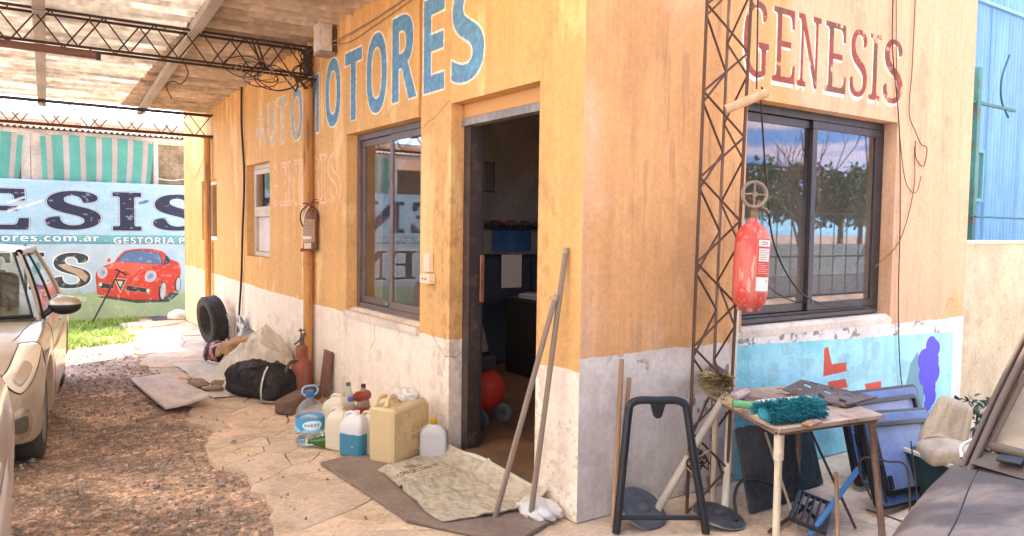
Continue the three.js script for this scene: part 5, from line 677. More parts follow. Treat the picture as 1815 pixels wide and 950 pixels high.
{
  const pole = (name, label, cat, a, b, r, m, r2 = r) => solo(name, label, cat, rod([0, 0, 0], b.map((v, i) => v - a[i]), r, r2, 14), m, a);
  pole('plastic_pipe', 'white plastic pipe leaning between the lattice mast legs', 'pipe', [0.74, 0.02, 0.3], [1.0, 1.05, 0.12], 0.02, mottled([216, 208, 192], 0.5, 0.15));
  pole('plastic_pipe', 'grey cream pipe slanting from the floor up to the table corner', 'pipe', [0.36, 0.02, 0.17], [0.73, 0.63, 0.3], 0.021, mottled([176, 166, 148], 0.6, 0.2));
  pole('wooden_stick', 'taller wooden stick leaning on the white wall base behind the black frame', 'stick', [0.1, 0.01, 0.16], [0.25, 0.8, 0.03], 0.0135, M.wood, 0.012);
  pole('wooden_stick', 'shorter wooden stick leaning on the white wall base behind the black frame', 'stick', [0.12, 0.01, 0.15], [0.305, 0.7, 0.03], 0.012, M.wood, 0.011);
  // black tubular frame
  const bf = thing('tubular_frame', 'black bent tube frame leaning in front of the white wall base', 'frame', [0.28, 0, 0.28], -0.56);
  const A = [[-0.21, 0.0, 0.03], [-0.2, 0.1, 0.02], [-0.165, 0.4, -0.03], [-0.145, 0.56, -0.06], [-0.135, 0.6, -0.065], [-0.1, 0.618, -0.07], [0.0, 0.62, -0.07], [0.1, 0.618, -0.07], [0.135, 0.6, -0.065], [0.145, 0.56, -0.06], [0.165, 0.4, -0.03], [0.21, 0.1, 0.02], [0.225, 0.0, 0.03]];
  mesh('tube', tube(A, 0.0195, 120, 14), M.blackPlastic, bf); mesh('cross_bar', rod([-0.2, 0.07, 0.02], [0.21, 0.07, 0.02], 0.012), M.blackPlastic, bf); mesh('lug', extrude([[-0.035, 0], [0.035, 0], [0.018, -0.06], [0.008, -0.07], [-0.008, -0.07], [-0.018, -0.06]], 0.016, 0.003).translate(0, 0.605, -0.078), M.blackPlastic, bf); mesh('slot', rbx(0.02, 0.03, 0.004, 0, 0.57, -0.057), M.black, bf);
  // wheel covers on the floor
  const cover = (label, pos, tilt, turn, m) => { const t = thing('hubcap', label, 'hubcap', pos, turn, 'hubcaps on the yard floor'); t.scale.setScalar(0.78); const disc = lathe([[0.03, 0.02], [0.09, 0.03], [0.15, 0.018], [0.17, 0.0], [0.165, -0.008], [0.14, 0.006], [0.03, 0.01]], 40); mesh('disc', disc.rotateX(tilt).translate(0, 0.15 * Math.sin(tilt) + 0.03, 0), m, t); mesh('boss', lathe([[0, 0.045], [0.03, 0.042], [0.045, 0.028], [0.05, 0.02]], 24).rotateX(tilt).translate(0, 0.15 * Math.sin(tilt) + 0.03, 0), m, t); mesh('ring', new THREE.TorusGeometry(0.168, 0.005, 8, 48).rotateX(PI / 2 + tilt).translate(0, 0.15 * Math.sin(tilt) + 0.03, 0), M.steel, t); return t; };
  const grey = mottled([84, 86, 92], 0.5, 0.25), dk = mottled([58, 60, 66], 0.5, 0.25);
  cover('grey spoked hubcap propped on the wall inside the black frame', [0.3, -0.03, 0.15], 0.62, 0.1, grey); cover('dark hubcap tilted at the foot of the lattice mast', [0.62, -0.02, 0.36], 0.22, 0.5, dk); 
  const hoop = thing('hose_loop', 'black hose looped on the floor below the table', 'hose', [0.78, 0.02, 0.42]); mesh('hose', tube([[-0.22, 0.05, 0.1], [-0.14, 0.13, 0.02], [0.02, 0.16, -0.05], [0.18, 0.12, 0.0], [0.27, 0.02, 0.14], [0.22, 0.0, 0.24]], 0.0085, 60, 8), M.cable, hoop);
  const vine = thing('wire_knot', 'knot of rusty wire hanging on the lattice mast foot', 'wire', [0.55, 0.3, 0.27]); const R = rng(44); for (let k = 0; k < 6; k++) { const pts = []; for (let i = 0; i < 7; i++) pts.push([(R() - 0.5) * 0.14, (R() - 0.5) * 0.14, (R() - 0.5) * 0.08]); mesh('strand', tube(pts, 0.004, 40, 5, true), k % 2 ? M.darkRust : M.paleCable, vine); }
}
{
  // table of scrap board on pipe legs
  const F = [0.45, 0.825], Rr = [1.09, 0.92], Lf = [0.76, 0.13], Bk = [1.36, 0.3], y = 0.6;
  const t = thing('work_table', 'low scrap table with board top on cream pipe legs', 'table', [0.9, 0, 0.55]);
  const top = extrude([F, Rr, Bk, Lf].map(([x, z]) => [x - 0.9, -(z - 0.55)]), 0.014, 0.003); mesh('top', metreUV(top.rotateX(-PI / 2).translate(0, y - 0.017, 0)), mottled([176, 152, 130], 0.8, 0.3, {}, 6, 40, [134, 100, 76], 0.03), t);
  const cream = mottled([206, 192, 166], 0.5, 0.2), brown = mottled([118, 96, 82], 0.8, 0.35);
  const leg = (x, z, m, sleeve, fx = x, fz = z) => { mesh('leg', rod([fx - 0.9, 0, fz - 0.55], [x - 0.9, y - 0.018, z - 0.55], 0.0165, 0.0165, 16), m, t); if (sleeve) mesh('sleeve', rod([x - 0.9 + (fx - x) * 0.25, y - 0.15, z - 0.55 + (fz - z) * 0.25], [x - 0.9, y - 0.02, z - 0.55], 0.022, 0.022, 16), m, t); };
  leg(0.49, 0.79, cream, true); leg(1.06, 0.88, brown, false, 1.16, 0.9); leg(0.8, 0.17, cream, false); leg(1.3, 0.33, brown, false);
  mesh('edge_rail', rod([F[0] - 0.88, y - 0.03, F[1] - 0.57], [Rr[0] - 0.92, y - 0.03, Rr[1] - 0.57], 0.008), brown, t); mesh('edge_rail', rod([F[0] - 0.89, y - 0.03, F[1] - 0.58], [Lf[0] - 0.89, y - 0.03, Lf[1] - 0.53], 0.008), brown, t);
  const bristles = (n, fn, m, parent, name) => { const gs = []; for (let i = 0; i < n; i++) { const [a, b, c] = fn(i); gs.push(tube([a, b, c], 0.0026, 4, 3)); } const o = mesh(name, merge(gs), m, parent); o.userData.kind = 'stuff'; return o; };
  const R = rng(71), straw = mottled([250, 230, 168], 0.9, 0.2);
  const br = thing('straw_broom_head', 'straw broom head lying on the far table corner', 'broom', [0.72, 0.603, 0.24], 0.55); br.scale.setScalar(1.25);
  mesh('block', rbx(0.26, 0.03, 0.05, 0.16, 0.03, 0, 0.008), mottled([134, 108, 120], 0.6, 0.3), br); bristles(420, (i) => { const a = (R() - 0.5) * 1.5, s = 0.1 + R() * 0.06, x0 = 0.07 + 0.05 * R(), q = R(); return [[x0, 0.03 + 0.02 * q, (R() - 0.5) * 0.05], [x0 - s * 0.5 * Math.cos(a), 0.03 + 0.05 * q, s * 0.5 * Math.sin(a)], [x0 - s * Math.cos(a) * 1.1, 0.015 + 0.085 * q, s * Math.sin(a) * 0.8]]; }, straw, br, 'bristles');
  bristles(160, () => { const x0 = 0.1 + 0.28 * R(), a = (R() - 0.5) * 1.4; return [[x0, 0.035, -0.01], [x0 + 0.01 * (R() - 0.5), 0.055, -0.025], [x0 + 0.04 * Math.sin(a), 0.05 + 0.035 * R(), -0.05 - 0.02 * R()]]; }, mottled([150, 130, 124], 0.9, 0.3), br, 'bristles');
  const sb = thing('scrub_brush', 'mauve backed scrub brush with yellow sticker lying before the straw broom', 'brush', [0.7, 0.6, 0.38], 0.35); mesh('back', rbx(0.17, 0.022, 0.055, 0, 0.05, 0, 0.01, 3).rotateX(0.5), mottled([146, 122, 132], 0.5, 0.25), sb); mesh('rim', rbx(0.15, 0.012, 0.035, 0, 0.062, 0.006, 0.006).rotateX(0.5), mottled([178, 160, 160], 0.5, 0.2), sb); mesh('sticker', rbx(0.035, 0.003, 0.024, -0.02, 0.069, 0.006).rotateX(0.5), mat(0xd8b23a, 0.6), sb); bristles(180, () => { const x0 = (R() - 0.5) * 0.16, z0 = (R() - 0.5) * 0.05; return [[x0, 0.035, z0], [x0, 0.02, z0], [x0 + 0.01 * (R() - 0.5), 0.003, z0 + 0.012 * (R() - 0.5)]]; }, straw, sb, 'bristles');
  const td = thing('duster', 'teal fibre duster with white backing lying on the table front', 'duster', [0.61, 0.605, 0.75], -0.2); td.scale.set(1.15, 0.88, 1); mesh('backing', rbx(0.27, 0.022, 0.045, 0.0, 0.088, -0.035, 0.01, 3), M.white, td);
  { const c = mottled([40, 142, 154], 0.9, 0.5), gs = []; for (let i = 0; i < 2600; i++) { const x0 = (R() - 0.5) * 0.27, a = R() * PI * 1.3 - 0.2 * PI, e = Math.abs(x0) > 0.11 ? 1 : 0, px = 0.045 * Math.cos(a), py = Math.max(0.004, 0.042 + 0.036 * Math.sin(a)), L = 0.02 + 0.018 * R(), q = [x0, py, px], d = V((R() - 0.5) * 0.8 + e * Math.sign(x0) * 0.5, Math.sin(a) * 0.8 - 0.35, Math.cos(a)).normalize().multiplyScalar(L); gs.push(tube([q, [q[0] + d.x * 0.5, Math.max(0.003, q[1] + d.y * 0.5 + 0.004), q[2] + d.z * 0.5], [q[0] + d.x, Math.max(0.002, q[1] + d.y), q[2] + d.z]], 0.0022, 3, 3)); } const o = mesh('fibres', merge(gs), c, td); o.userData.kind = 'stuff'; mesh('core', planarUV(softBox(0.27, 0.075, 0.09, 0.03, 8).translate(0, 0.04, 0)), c, td); }
  const gh = thing('plastic_tube', 'green plastic tube lying beside the teal duster', 'tube', [0.55, 0.605, 0.52], 0); mesh('tube', new THREE.CylinderGeometry(0.018, 0.022, 0.2, 20, 1, true).rotateZ(PI / 2 - 0.08).rotateY(-0.75).translate(0.05, 0.024, 0.05), mottled([104, 164, 108], 0.5, 0.2), gh); mesh('bore', new THREE.CircleGeometry(0.019, 20).rotateY(-PI / 2 - 0.75).translate(-0.022, 0.018, -0.018), mat(0x2f4a34, 0.8), gh);
  const rm = thing('rubber_mat', 'curled rubber car mat with slots lying on the table corner', 'mat', [1.16, 0.602, 0.6], 0.15); rm.scale.set(0.72, 0.55, 0.72);
  const slots = []; for (let r = 0; r < 3; r++) for (let k = 0; k < 4; k++) { const cx = -0.14 + k * 0.095, cy = -0.17 + r * 0.15; slots.push([[cx - 0.036, cy + 0.02], [cx - 0.03, cy + 0.07], [cx + 0.022, cy + 0.1], [cx + 0.036, cy + 0.09], [cx + 0.02, cy + 0.04]]); }
  mesh('mat', metreUV(deform(extrude([[-0.2, -0.2], [0.2, -0.24], [0.17, 0.3], [-0.17, 0.27]], 0.01, 0.002, slots).rotateX(-PI / 2), (p) => { p.y += 0.05 * sstep(0.05, -0.3, p.z) + 0.02 * Math.sin(p.x * 14) + 0.02; })), mottled([104, 92, 88], 0.8, 0.25), rm); mesh('mat_edge', tube([[-0.2, 0.035, 0.2], [0, 0.04, 0.22], [0.2, 0.04, 0.24]], 0.008, 20, 6), mottled([120, 102, 94], 0.8, 0.25), rm);
  solo('wood_scrap', 'small wood scrap under the duster at the table edge', 'scrap', rbx(0.11, 0.014, 0.05, 0, 0.008, 0), M.wood, [0.63, 0.601, 0.855], 0.2);
}
{
  // vehicle panels leaning on the blue wall
  const blue = mat(0xffffff, 0.45, 0, { map: tintTex([128, 148, 190], 0.14, 6, 50, 3) }), seal = mat(0x16181d, 0.5), paint = mottled([78, 110, 160], 0.5, 0.25);
  const rr = (w, h, r) => { const p = []; for (const [cx, cy, a0] of [[w / 2 - r, h / 2 - r, 0], [-w / 2 + r, h / 2 - r, PI / 2], [-w / 2 + r, -h / 2 + r, PI], [w / 2 - r, -h / 2 + r, 1.5 * PI]]) for (let i = 0; i <= 6; i++) { const a = a0 + i / 6 * PI / 2; p.push([cx + r * Math.cos(a), cy + r * Math.sin(a)]); } return p; };
  const panel = (label, pos, turn, w, h, lean) => { const t = thing('van_door', label, 'vehicle door', pos, turn, 'vehicle doors leaning on the wall'); const T2 = (g) => g.translate(0, h / 2, 0).rotateX(-lean); mesh('outer_seal', T2(extrude(rr(w, h, 0.04), 0.03, 0.006, [rr(w - 0.03, h - 0.03, 0.03).reverse()])), seal, t); mesh('skin', T2(extrude(rr(w - 0.03, h - 0.03, 0.03), 0.03, 0.004, [rr(w - 0.13, h - 0.13, 0.025).reverse()]).translate(0, 0, 0.006)), paint, t); mesh('inner_seal', T2(extrude(rr(w - 0.12, h - 0.12, 0.03), 0.014, 0.005, [rr(w - 0.155, h - 0.155, 0.02).reverse()]).translate(0, 0, 0.036)), seal, t); mesh('glass_panel', T2(extrude(rr(w - 0.13, h - 0.13, 0.025), 0.006).translate(0, 0, 0.026)), blue, t); mesh('rib', T2(rbx(0.012, h - 0.06, 0.012, -w / 2 + 0.04, 0, 0.046)), seal, t); mesh('hinge', T2(rbx(0.03, 0.06, 0.03, -w / 2 + 0.04, 0, 0.05)), M.black, t); mesh('latch', T2(rbx(0.02, 0.07, 0.02, -w / 2 + 0.13, -h / 4, 0.045)), M.black, t); return t; };
  const d1 = panel('blue vehicle door with dark seal leaning behind the table leg', [1.72, 0, 0.74], 0.04, 0.74, 0.49, 0.32); d1.rotation.z = -0.1;
  const d2 = panel('second blue vehicle door standing behind the first against the wall', [2.06, 0, 0.46], 0.02, 0.84, 0.52, 0.28); d2.rotation.z = -0.05;
  const pipe = (label, a, b, r, m) => solo('scrap_pipe', label, 'pipe', rod([0, 0, 0], b.map((v, i) => v - a[i]), r, r, 14), m, a);
  pipe('bright blue tube slanting under the table', [0.82, 0.02, 0.74], [1.24, 0.26, 0.72], 0.014, mat(0x4f86c0, 0.45)); pipe('tan stick standing under the table', [0.86, 0.01, 0.86], [0.98, 0.3, 0.76], 0.009, M.wood);
  const bd = thing('scrap_board', 'dark board with torn top leaning under the table', 'board', [1.06, 0, 0.38]); mesh('board', metreUV(deform(new THREE.BoxGeometry(0.44, 0.42, 0.02, 12, 8, 1), (p) => { if (p.y > 0.15) p.y += 0.1 * (fbm(p.x * 8 + 3, 1, 3) - 0.5); }).translate(0, 0.21, 0).rotateX(-0.25)), mottled([58, 62, 64], 0.85, 0.35), bd);
  const b2 = thing('scrap_board', 'tall dark green board standing behind the table against the blue wall', 'board', [1.38, 0, 0.3]); mesh('board', metreUV(deform(new THREE.BoxGeometry(0.4, 0.5, 0.025, 12, 10, 1), (p) => { if (p.y > 0.2) p.y += 0.05 * (fbm(p.x * 9 + 13, 2, 3) - 0.5); }).translate(0, 0.25, 0).rotateX(-0.3)), mottled([52, 68, 70], 0.8, 0.35), b2);
  const gb = thing('scrap_grille', 'black plastic grille lying on the floor under the table', 'grille', [1.0, 0.01, 0.62], 0.5); mesh('frame', frameGeo(-0.22, -0.09, 0.22, 0.09, 0.02, 0.02, 0).rotateX(-PI / 2 + 0.25).translate(0, 0.04, 0), M.blackPlastic, gb); for (let i = 0; i < 5; i++) mesh('bar', rbx(0.4, 0.012, 0.014, 0, -0.06 + i * 0.03, 0.01).rotateX(-PI / 2 + 0.25).translate(0, 0.04, 0), M.blackPlastic, gb);
  const pr = (label, a, b, r, m) => solo('scrap_bar', label, 'bar', rod([0, 0, 0], b.map((v, i) => v - a[i]), r, r, 8), m, a, 0, 'scrap bars under the table');
  pr('rusty bar lying from the table foot towards the hubcap', [0.7, 0.012, 0.6], [1.2, 0.03, 0.5], 0.01, M.rust); pr('dark thin bar leaning from the floor to the dark green board', [1.1, 0.01, 0.8], [1.34, 0.42, 0.34], 0.007, M.darkRust); pr('pale thin bar leaning against the torn board', [0.84, 0.01, 0.66], [0.97, 0.4, 0.36], 0.007, M.paleCable);
  const bp = thing('bumper_piece', 'rusty bent sheet on the floor before the vehicle door', 'scrap', [1.62, 0.02, 0.95], 0.35); mesh('sheet', metreUV(rbx(0.46, 0.13, 0.02, 0, 0.07, 0, 0.006).rotateZ(0.25)), mottled([120, 88, 62], 0.8, 0.4), bp); mesh('rim', rod([-0.22, 0.075, 0], [0.22, 0.19, 0], 0.009), mottled([170, 176, 186], 0.5, 0.2), bp);
  const wires = thing('bent_wire', 'rusty bent wire hooked over the vehicle door', 'wire', [1.2, 0.0, 0.8]); mesh('wire', tube([[0.0, 0.14, 0.02], [-0.06, 0.3, -0.02], [0.02, 0.33, -0.04], [0.16, 0.3, 0], [0.3, 0.26, 0.02], [0.28, 0.1, 0.06], [0.2, 0.0, 0.1]], 0.005, 60, 6), M.rust, wires); mesh('wire', tube([[0.42, 0.36, -0.02], [0.36, 0.2, 0.04], [0.26, 0.02, 0.12]], 0.004, 30, 6), M.darkRust, wires); mesh('wire', tube([[-0.1, 0.12, 0.05], [0.06, 0.06, 0.08], [0.2, 0.0, 0.12]], 0.005, 30, 6), M.rust, wires);
  // car seat set on a crate
  const fab = mottled([176, 160, 138], 0.9, 0.14), s = thing('car_seat', 'beige vehicle seat resting on a dark bin beside the brown car', 'seat', [1.88, 0.27, 0.8], -0.75); s.scale.setScalar(0.72);
  mesh('backrest', planarUV(deform(softBox(0.34, 0.42, 0.13, 0.06, 20).translate(0, 0.2, 0), (p) => { p.z -= 0.012 * Math.exp(-Math.pow((Math.abs(p.x) - 0.09) / 0.012, 2)) * (p.z > 0 ? 1 : 0); const k = 1 - 0.3 * clamp((p.y - 0.1) / 0.3); p.x *= k; p.z += 0.03 * Math.cos(p.x * 8) - 0.35 * (p.y - 0.0) * 0.6; })).rotateZ(-0.35), fab, s); mesh('cushion', planarUV(deform(softBox(0.42, 0.13, 0.36, 0.05, 18).translate(0.02, 0.03, 0.2), (p) => { p.y += 0.03 * Math.cos(p.x * 9) + 0.02 * (fbm(p.x * 8, p.z * 8 + 9, 3) - 0.5); })), fab, s); mesh('bolster', tube([[-0.17, 0.0, 0.06], [-0.12, 0.11, 0.05], [-0.02, 0.13, 0.06], [0.1, 0.08, 0.08]], 0.018, 24, 8), fab, s); mesh('recliner_knob', new THREE.CylinderGeometry(0.025, 0.025, 0.02, 16).rotateX(PI / 2).translate(0.02, 0.1, 0.09), mottled([120, 104, 88], 0.6, 0.2), s);
  const bin = thing('storage_bin', 'dark green bin with pale rim under the beige seat', 'bin', [1.95, 0, 0.9], -0.3); mesh('bin', deform(rbx(0.5, 0.27, 0.42, 0, 0.135, 0, 0.02, 2), (p) => { const k = 0.85 + 0.15 * p.y / 0.27; p.x *= k; p.z *= k; }), mottled([40, 62, 62], 0.6, 0.3), bin); mesh('rim', frameGeo(-0.27, -0.23, 0.27, 0.23, 0.025, 0.02, 0).rotateX(-PI / 2).translate(0, 0.262, 0), mottled([196, 190, 176], 0.5, 0.15), bin);
  const pl = thing('leafy_plant', 'dark leafy weed growing at the wall corner behind the seat', 'plant', [3.42, 0, 0.3]); pl.scale.setScalar(0.62); const R = rng(90), leaf = phys(0x2f4a34, 0.8, { transmission: 0.2, thickness: 0 }); mesh('stem', merge(rod([0, 0, 0], [0.05, 0.4, 0], 0.008), rod([0, 0, 0], [-0.1, 0.35, 0.08], 0.007), rod([0, 0, 0], [0.15, 0.34, 0.1], 0.007)), leaf, pl); const gs = []; for (let i = 0; i < 90; i++) { const g = grid(2, 3, (u, v) => [(u - 0.5) * 0.06 * Math.sin(PI * Math.min(0.98, v + 0.02)), 0.01 * Math.sin(v * 3), v * 0.09]); g.rotateX((R() - 0.5) * 2).rotateY(R() * 6.3).translate((R() - 0.5) * 0.4, 0.12 + R() * 0.34, (R() - 0.5) * 0.35); gs.push(g); } const lv = mesh('leaves', merge(gs), leaf, pl); lv.userData.kind = 'stuff';
}
{
  // loose wires on the right wall and at the window
  const wire = (name, label, pts, r, m) => { const b = pts[0]; return solo(name, label, 'wire', tube(pts.map((p) => [p[0] - b[0], p[1] - b[1], p[2] - b[2]]), r, pts.length * 8, 6), m, b, 0, 'loose wires on the lettered wall'); };
  const w = mat(0x6b5442, 0.7), dkw = mat(0x2e2a28, 0.6);
  wire('loose_wire', 'dark wire hanging down the wall beside the window reveal to the floor', [[2.62, 3.2, 0.02], [2.65, 2.7, 0.015], [2.76, 2.2, 0.02], [2.83, 1.6, 0.015], [2.85, 0.9, 0.02], [2.93, 0.4, 0.02], [3.06, 0.02, 0.04]], 0.0042, dkw);
  wire('loose_wire', 'brown wire ending in a coil right of the window reveal', [[2.92, 3.2, 0.012], [2.91, 2.6, 0.014], [2.9, 2.26, 0.016], [2.96, 2.16, 0.03], [3.04, 2.08, 0.03], [3.12, 2.06, 0.03], [3.1, 1.93, 0.02], [3.0, 1.98, 0.02], [2.98, 2.1, 0.02]], 0.0042, w);
  wire('loose_wire', 'brown wire looping back behind the letters to the window frame', [[2.66, 3.2, 0.014], [2.72, 2.5, 0.014], [2.78, 2.1, 0.02], [2.88, 1.78, 0.03], [3.0, 1.74, 0.03], [3.06, 1.86, 0.03]], 0.0036, w);
  wire('loose_wire', 'thin wire curving from the wall coil to the window side', [[2.98, 2.06, 0.015], [3.0, 1.8, 0.015], [2.9, 1.5, 0.015], [2.8, 1.36, 0.012], [2.62, 1.22, -0.03]], 0.0036, w);
  wire('loose_wire', 'slack black cable crossing in front of the dark window panes', [[0.92, 2.17, 0.3], [1.12, 1.75, 0.2], [1.42, 1.36, 0.05], [1.78, 1.08, -0.02], [2.05, 0.985, -0.02], [2.35, 0.97, -0.03], [2.6, 0.93, -0.03]], 0.0055, dkw);
  wire('loose_wire', 'straight dark wire dropping along the mast to the cream stub', [[0.86, 3.3, 0.3], [0.875, 2.8, 0.3], [0.89, 2.18, 0.3]], 0.0045, dkw);
}
{
  // neighbour: low cream wall and light blue corrugated building
  const nw = thing('boundary_wall', 'cracked cream boundary wall beside the orange office', 'wall', [6.4, 0, -0.12]);
  mesh('wall', bx(5.1, 1.38, 0.16, 0, 0.69, 0), mat(0xffffff, 0.9, 0, { map: dataTex(512, (x, y) => { const a = fbm(x * 5, y * 5, 4, 5) - 0.5, b = fbm(x * 50, y * 50, 3, 50) - 0.5, d = sstep(0.6, 0.68, fbm(x * 12, y * 12, 5, 12)), k = 1 + 0.2 * a + 0.15 * b; return [(196 - 9 * d) * k, (180 - 11 * d) * k, (148 - 13 * d) * k]; }, true), bumpMap: T.rough, bumpScale: 0.006 }), nw);
  mesh('coping', rbx(5.12, 0.03, 0.19, 0, 1.392, 0), mottled([200, 190, 166], 0.9, 0.2), nw);
  const bb = thing('corrugated_building', 'light blue corrugated building beyond the cream boundary wall', 'building', [8, 0, -2.2]);
  const sheet = mat(0xffffff, 0.5, 0.1, { map: tintTex([122, 170, 204], 0.14, 6, 40, 5) });
  for (let k = 0; k < 9; k++) { const h = 7.5; mesh('cladding_sheet', grid(60, 1, (u, v) => [-4.0 + k * 1.0 + u * 1.01, v * h, 0.02 * Math.cos(u * 10 * 2 * PI) + (k % 2) * 0.004]), sheet, bb); }
  mesh('wall', bx(9, 7.5, 0.1, 0.5, 3.75, -0.09), mottled([150, 170, 184], 0.8, 0.15), bb); mesh('rail', rbx(9, 0.05, 0.04, 0.5, 4.6, 0.04), sheet, bb);
  const win = part('window', bb); mesh('frame', frameGeo(-0.15, 1.9, 0.9, 2.62, 0.05, 0.05, 0.015), mottled([96, 164, 160], 0.6, 0.2), win); mesh('pane', bx(0.95, 0.62, 0.01, 0.375, 2.26, 0.03), mat(0x5c7c84, 0.2), win);
  const gp = thing('green_post', 'rusting green steel post standing before the blue corrugated building', 'post', [5.2, 0, -0.6]); mesh('post', rbx(0.06, 3.0, 0.06, 0, 1.5, 0), mottled([72, 128, 116], 0.6, 0.25, {}, 6, 40, [120, 84, 60], 0.05), gp); mesh('arm', rbx(1.4, 0.03, 0.03, 0.1, 2.68, 0), mottled([60, 110, 110], 0.6, 0.2), gp); mesh('brace', rbx(1.2, 0.02, 0.02, 0.55, 1.62, 0.02), mottled([60, 110, 120], 0.6, 0.2), gp); mesh('bent_rod', tube([[0.62, 3.2, 0], [0.48, 2.95, 0], [0.5, 2.75, 0], [0.66, 2.6, 0]], 0.01, 24, 6), mottled([40, 80, 96], 0.6, 0.2), gp);
}
// ---------- parked cars ----------
function makeCar(o) {           // local axes: +z forward, +x the car's left, y up
  const c = thing('parked_car', o.label, 'car', o.pos, o.turn, 'cars parked in the yard');
  const { W, zN, zT, aF, aR, wr } = o, P = o.paint;
  const lerpT = (tab, z) => { let i = 0; while (i < tab.length - 2 && z > tab[i + 1][0]) i++; const t = clamp((z - tab[i][0]) / (tab[i + 1][0] - tab[i][0])), s = t * t * (3 - 2 * t); return tab[i][1] + (tab[i + 1][1] - tab[i][1]) * (o.linear ? t : s * 0.5 + t * 0.5); };
  const half = (z) => { const e = clamp((z - (zN - 0.8)) / 0.8), r = clamp(((zT + 0.6) - z) / 0.6); return W * (1 - 0.22 * Math.pow(e, 3.2)) * (1 - 0.14 * r * r * r); };
  const arch = (z, x) => { let b = o.sill + 0.05 * sstep(zN - 0.35, zN, z); for (const a of [aF, aR]) { const d = Math.abs(z - a), R = wr + 0.045; if (d < R) b = Math.max(b, wr + Math.sqrt(R * R - d * d) - 0.0); } return b; };
  const top = (z) => lerpT(o.top, z), belt = (z) => lerpT(o.belt, z);
  const sec = (z) => {              // half section from sill to centre line of the top
    const w = half(z), b = arch(z), t = top(z), be = Math.min(belt(z), t - 0.02), m = Math.max(0.5, b + 0.03), end = clamp((z - (zN - 0.1)) / 0.1), nose = 1 - 0.12 * end * end;
    return [[0, b + 0.02], [w * 0.8, b], [w * 0.975, b + 0.03], [w, Math.max(m - 0.12, b + 0.06)], [w * 1.0, Math.max(m, b + 0.09)], [w * 0.985, be - 0.1], [w * 0.955, be - 0.02], [w * 0.9, be + (t - be) * 0.35], [w * 0.72, be + (t - be) * 0.8], [w * 0.4, t + 0.005], [0, t + 0.018]].map(([x, y]) => [x * nose, 0.46 + (y - 0.46) * nose]);
  };
  const S = (z, s) => { const k = sec(z), n = k.length - 1, f = clamp(s, 0, 1) * n, i = Math.min(n - 1, Math.floor(f)), t = f - i, a = k[Math.max(0, i - 1)], b = k[i], d = k[i + 1], e = k[Math.min(n, i + 2)]; const cr = (q) => 0.5 * (2 * b[q] + (d[q] - a[q]) * t + (2 * a[q] - 5 * b[q] + 4 * d[q] - e[q]) * t * t + (3 * b[q] - a[q] - 3 * d[q] + e[q]) * t * t * t); return [Math.max(0, cr(0)), cr(1), z]; };
  const nz = 120, ns = 44;
  const side = (sg) => grid(ns, nz, (u, v) => { const p = S(zT + (zN - zT) * v, u); return [sg * p[0], p[1], p[2]]; });
  const cap = (z) => grid(ns, 10, (u, v) => { const p = S(z, u), q = [p[0] * v, p[1] + (0.5 - p[1]) * 0, z + (z > 0 ? 0.05 : -0.05) * (1 - v * v)]; return q; });
  const capM = (z) => { const g = cap(z), h = g.clone(); h.scale(-1, 1, 1); return [g, h]; };
  mesh('body', planarUV(smooth(merge(side(1), side(-1), ...capM(zN), ...capM(zT))), 1.3), P, c);
  // patches that follow the body
  const nrm = (z, s, sg) => { const a = S(z, s), b = S(z + 0.01, s), d = S(z, Math.min(1, s + 0.01)), e = S(z, Math.max(0, s - 0.01)); const u = V(b[0] - a[0], b[1] - a[1], 0.01), w = V(d[0] - e[0], d[1] - e[1], 0), n = w.cross(u).normalize(); if (n.x < 0 && a[0] > 0.05) n.negate(); if (n.y < -0.2 && s > 0.8) n.negate(); n.x *= sg; return n; };
  const patch = (sg, q, off, n = 14, round = 0.5) => grid(n, n, (u, v) => { const uu = (u - 0.5) * 2, vv = (v - 0.5) * 2, su = uu * Math.sqrt(1 - round * vv * vv / 2), sv = vv * Math.sqrt(1 - round * uu * uu / 2), a = (su + 1) / 2, b = (sv + 1) / 2; const z = (q[0][0] * (1 - a) + q[1][0] * a) * (1 - b) + (q[3][0] * (1 - a) + q[2][0] * a) * b, s = (q[0][1] * (1 - a) + q[1][1] * a) * (1 - b) + (q[3][1] * (1 - a) + q[2][1] * a) * b; const p = S(z, s), m = nrm(z, s, sg), k = off * Math.min(1, 6 * Math.min(u, 1 - u, v, 1 - v)) + 0.002; return [sg * p[0] + m.x * k, p[1] + m.y * k, z + m.z * k]; });
  const seam = (sg, list, r = o.seamR ?? 0.0028) => tube(list.map(([z, s]) => { const p = S(z, s); return [sg * p[0], p[1], z]; }), r, list.length * 6, 5);
  const lens = phys(o.lens ?? 0xd8d0b8, 0.12, { clearcoat: 1, clearcoatRoughness: 0.1 }), chrome = mat(0xc8c4bc, 0.25, 0.9), dark = M.blackPlastic;
  for (const sg of [-1, 1]) {
    const hl = part('headlight', c); mesh('lens', patch(sg, o.headlight, 0.014, 18), lens, hl); { const q = o.headlight, rim = []; for (let i = 0; i < 40; i++) { const t = i / 40 * 4, e = Math.floor(t), f = t - e, u = [f, 1, 1 - f, 0][e], v = [0, f, 1, 1 - f][e], uu = (u - 0.5) * 2, vv = (v - 0.5) * 2, a = (uu * Math.sqrt(1 - 0.25 * vv * vv) + 1) / 2, b = (vv * Math.sqrt(1 - 0.25 * uu * uu) + 1) / 2, z = (q[0][0] * (1 - a) + q[1][0] * a) * (1 - b) + (q[3][0] * (1 - a) + q[2][0] * a) * b, ss = (q[0][1] * (1 - a) + q[1][1] * a) * (1 - b) + (q[3][1] * (1 - a) + q[2][1] * a) * b, p = S(z, ss); rim.push([sg * p[0], p[1], z]); } mesh('gasket', tube(rim, 0.005, 80, 5, true), dark, hl); } mesh('reflector', patch(sg, o.reflector, 0.018, 12, 1), mat(0xcfcabd, 0.2, 0.5), hl);
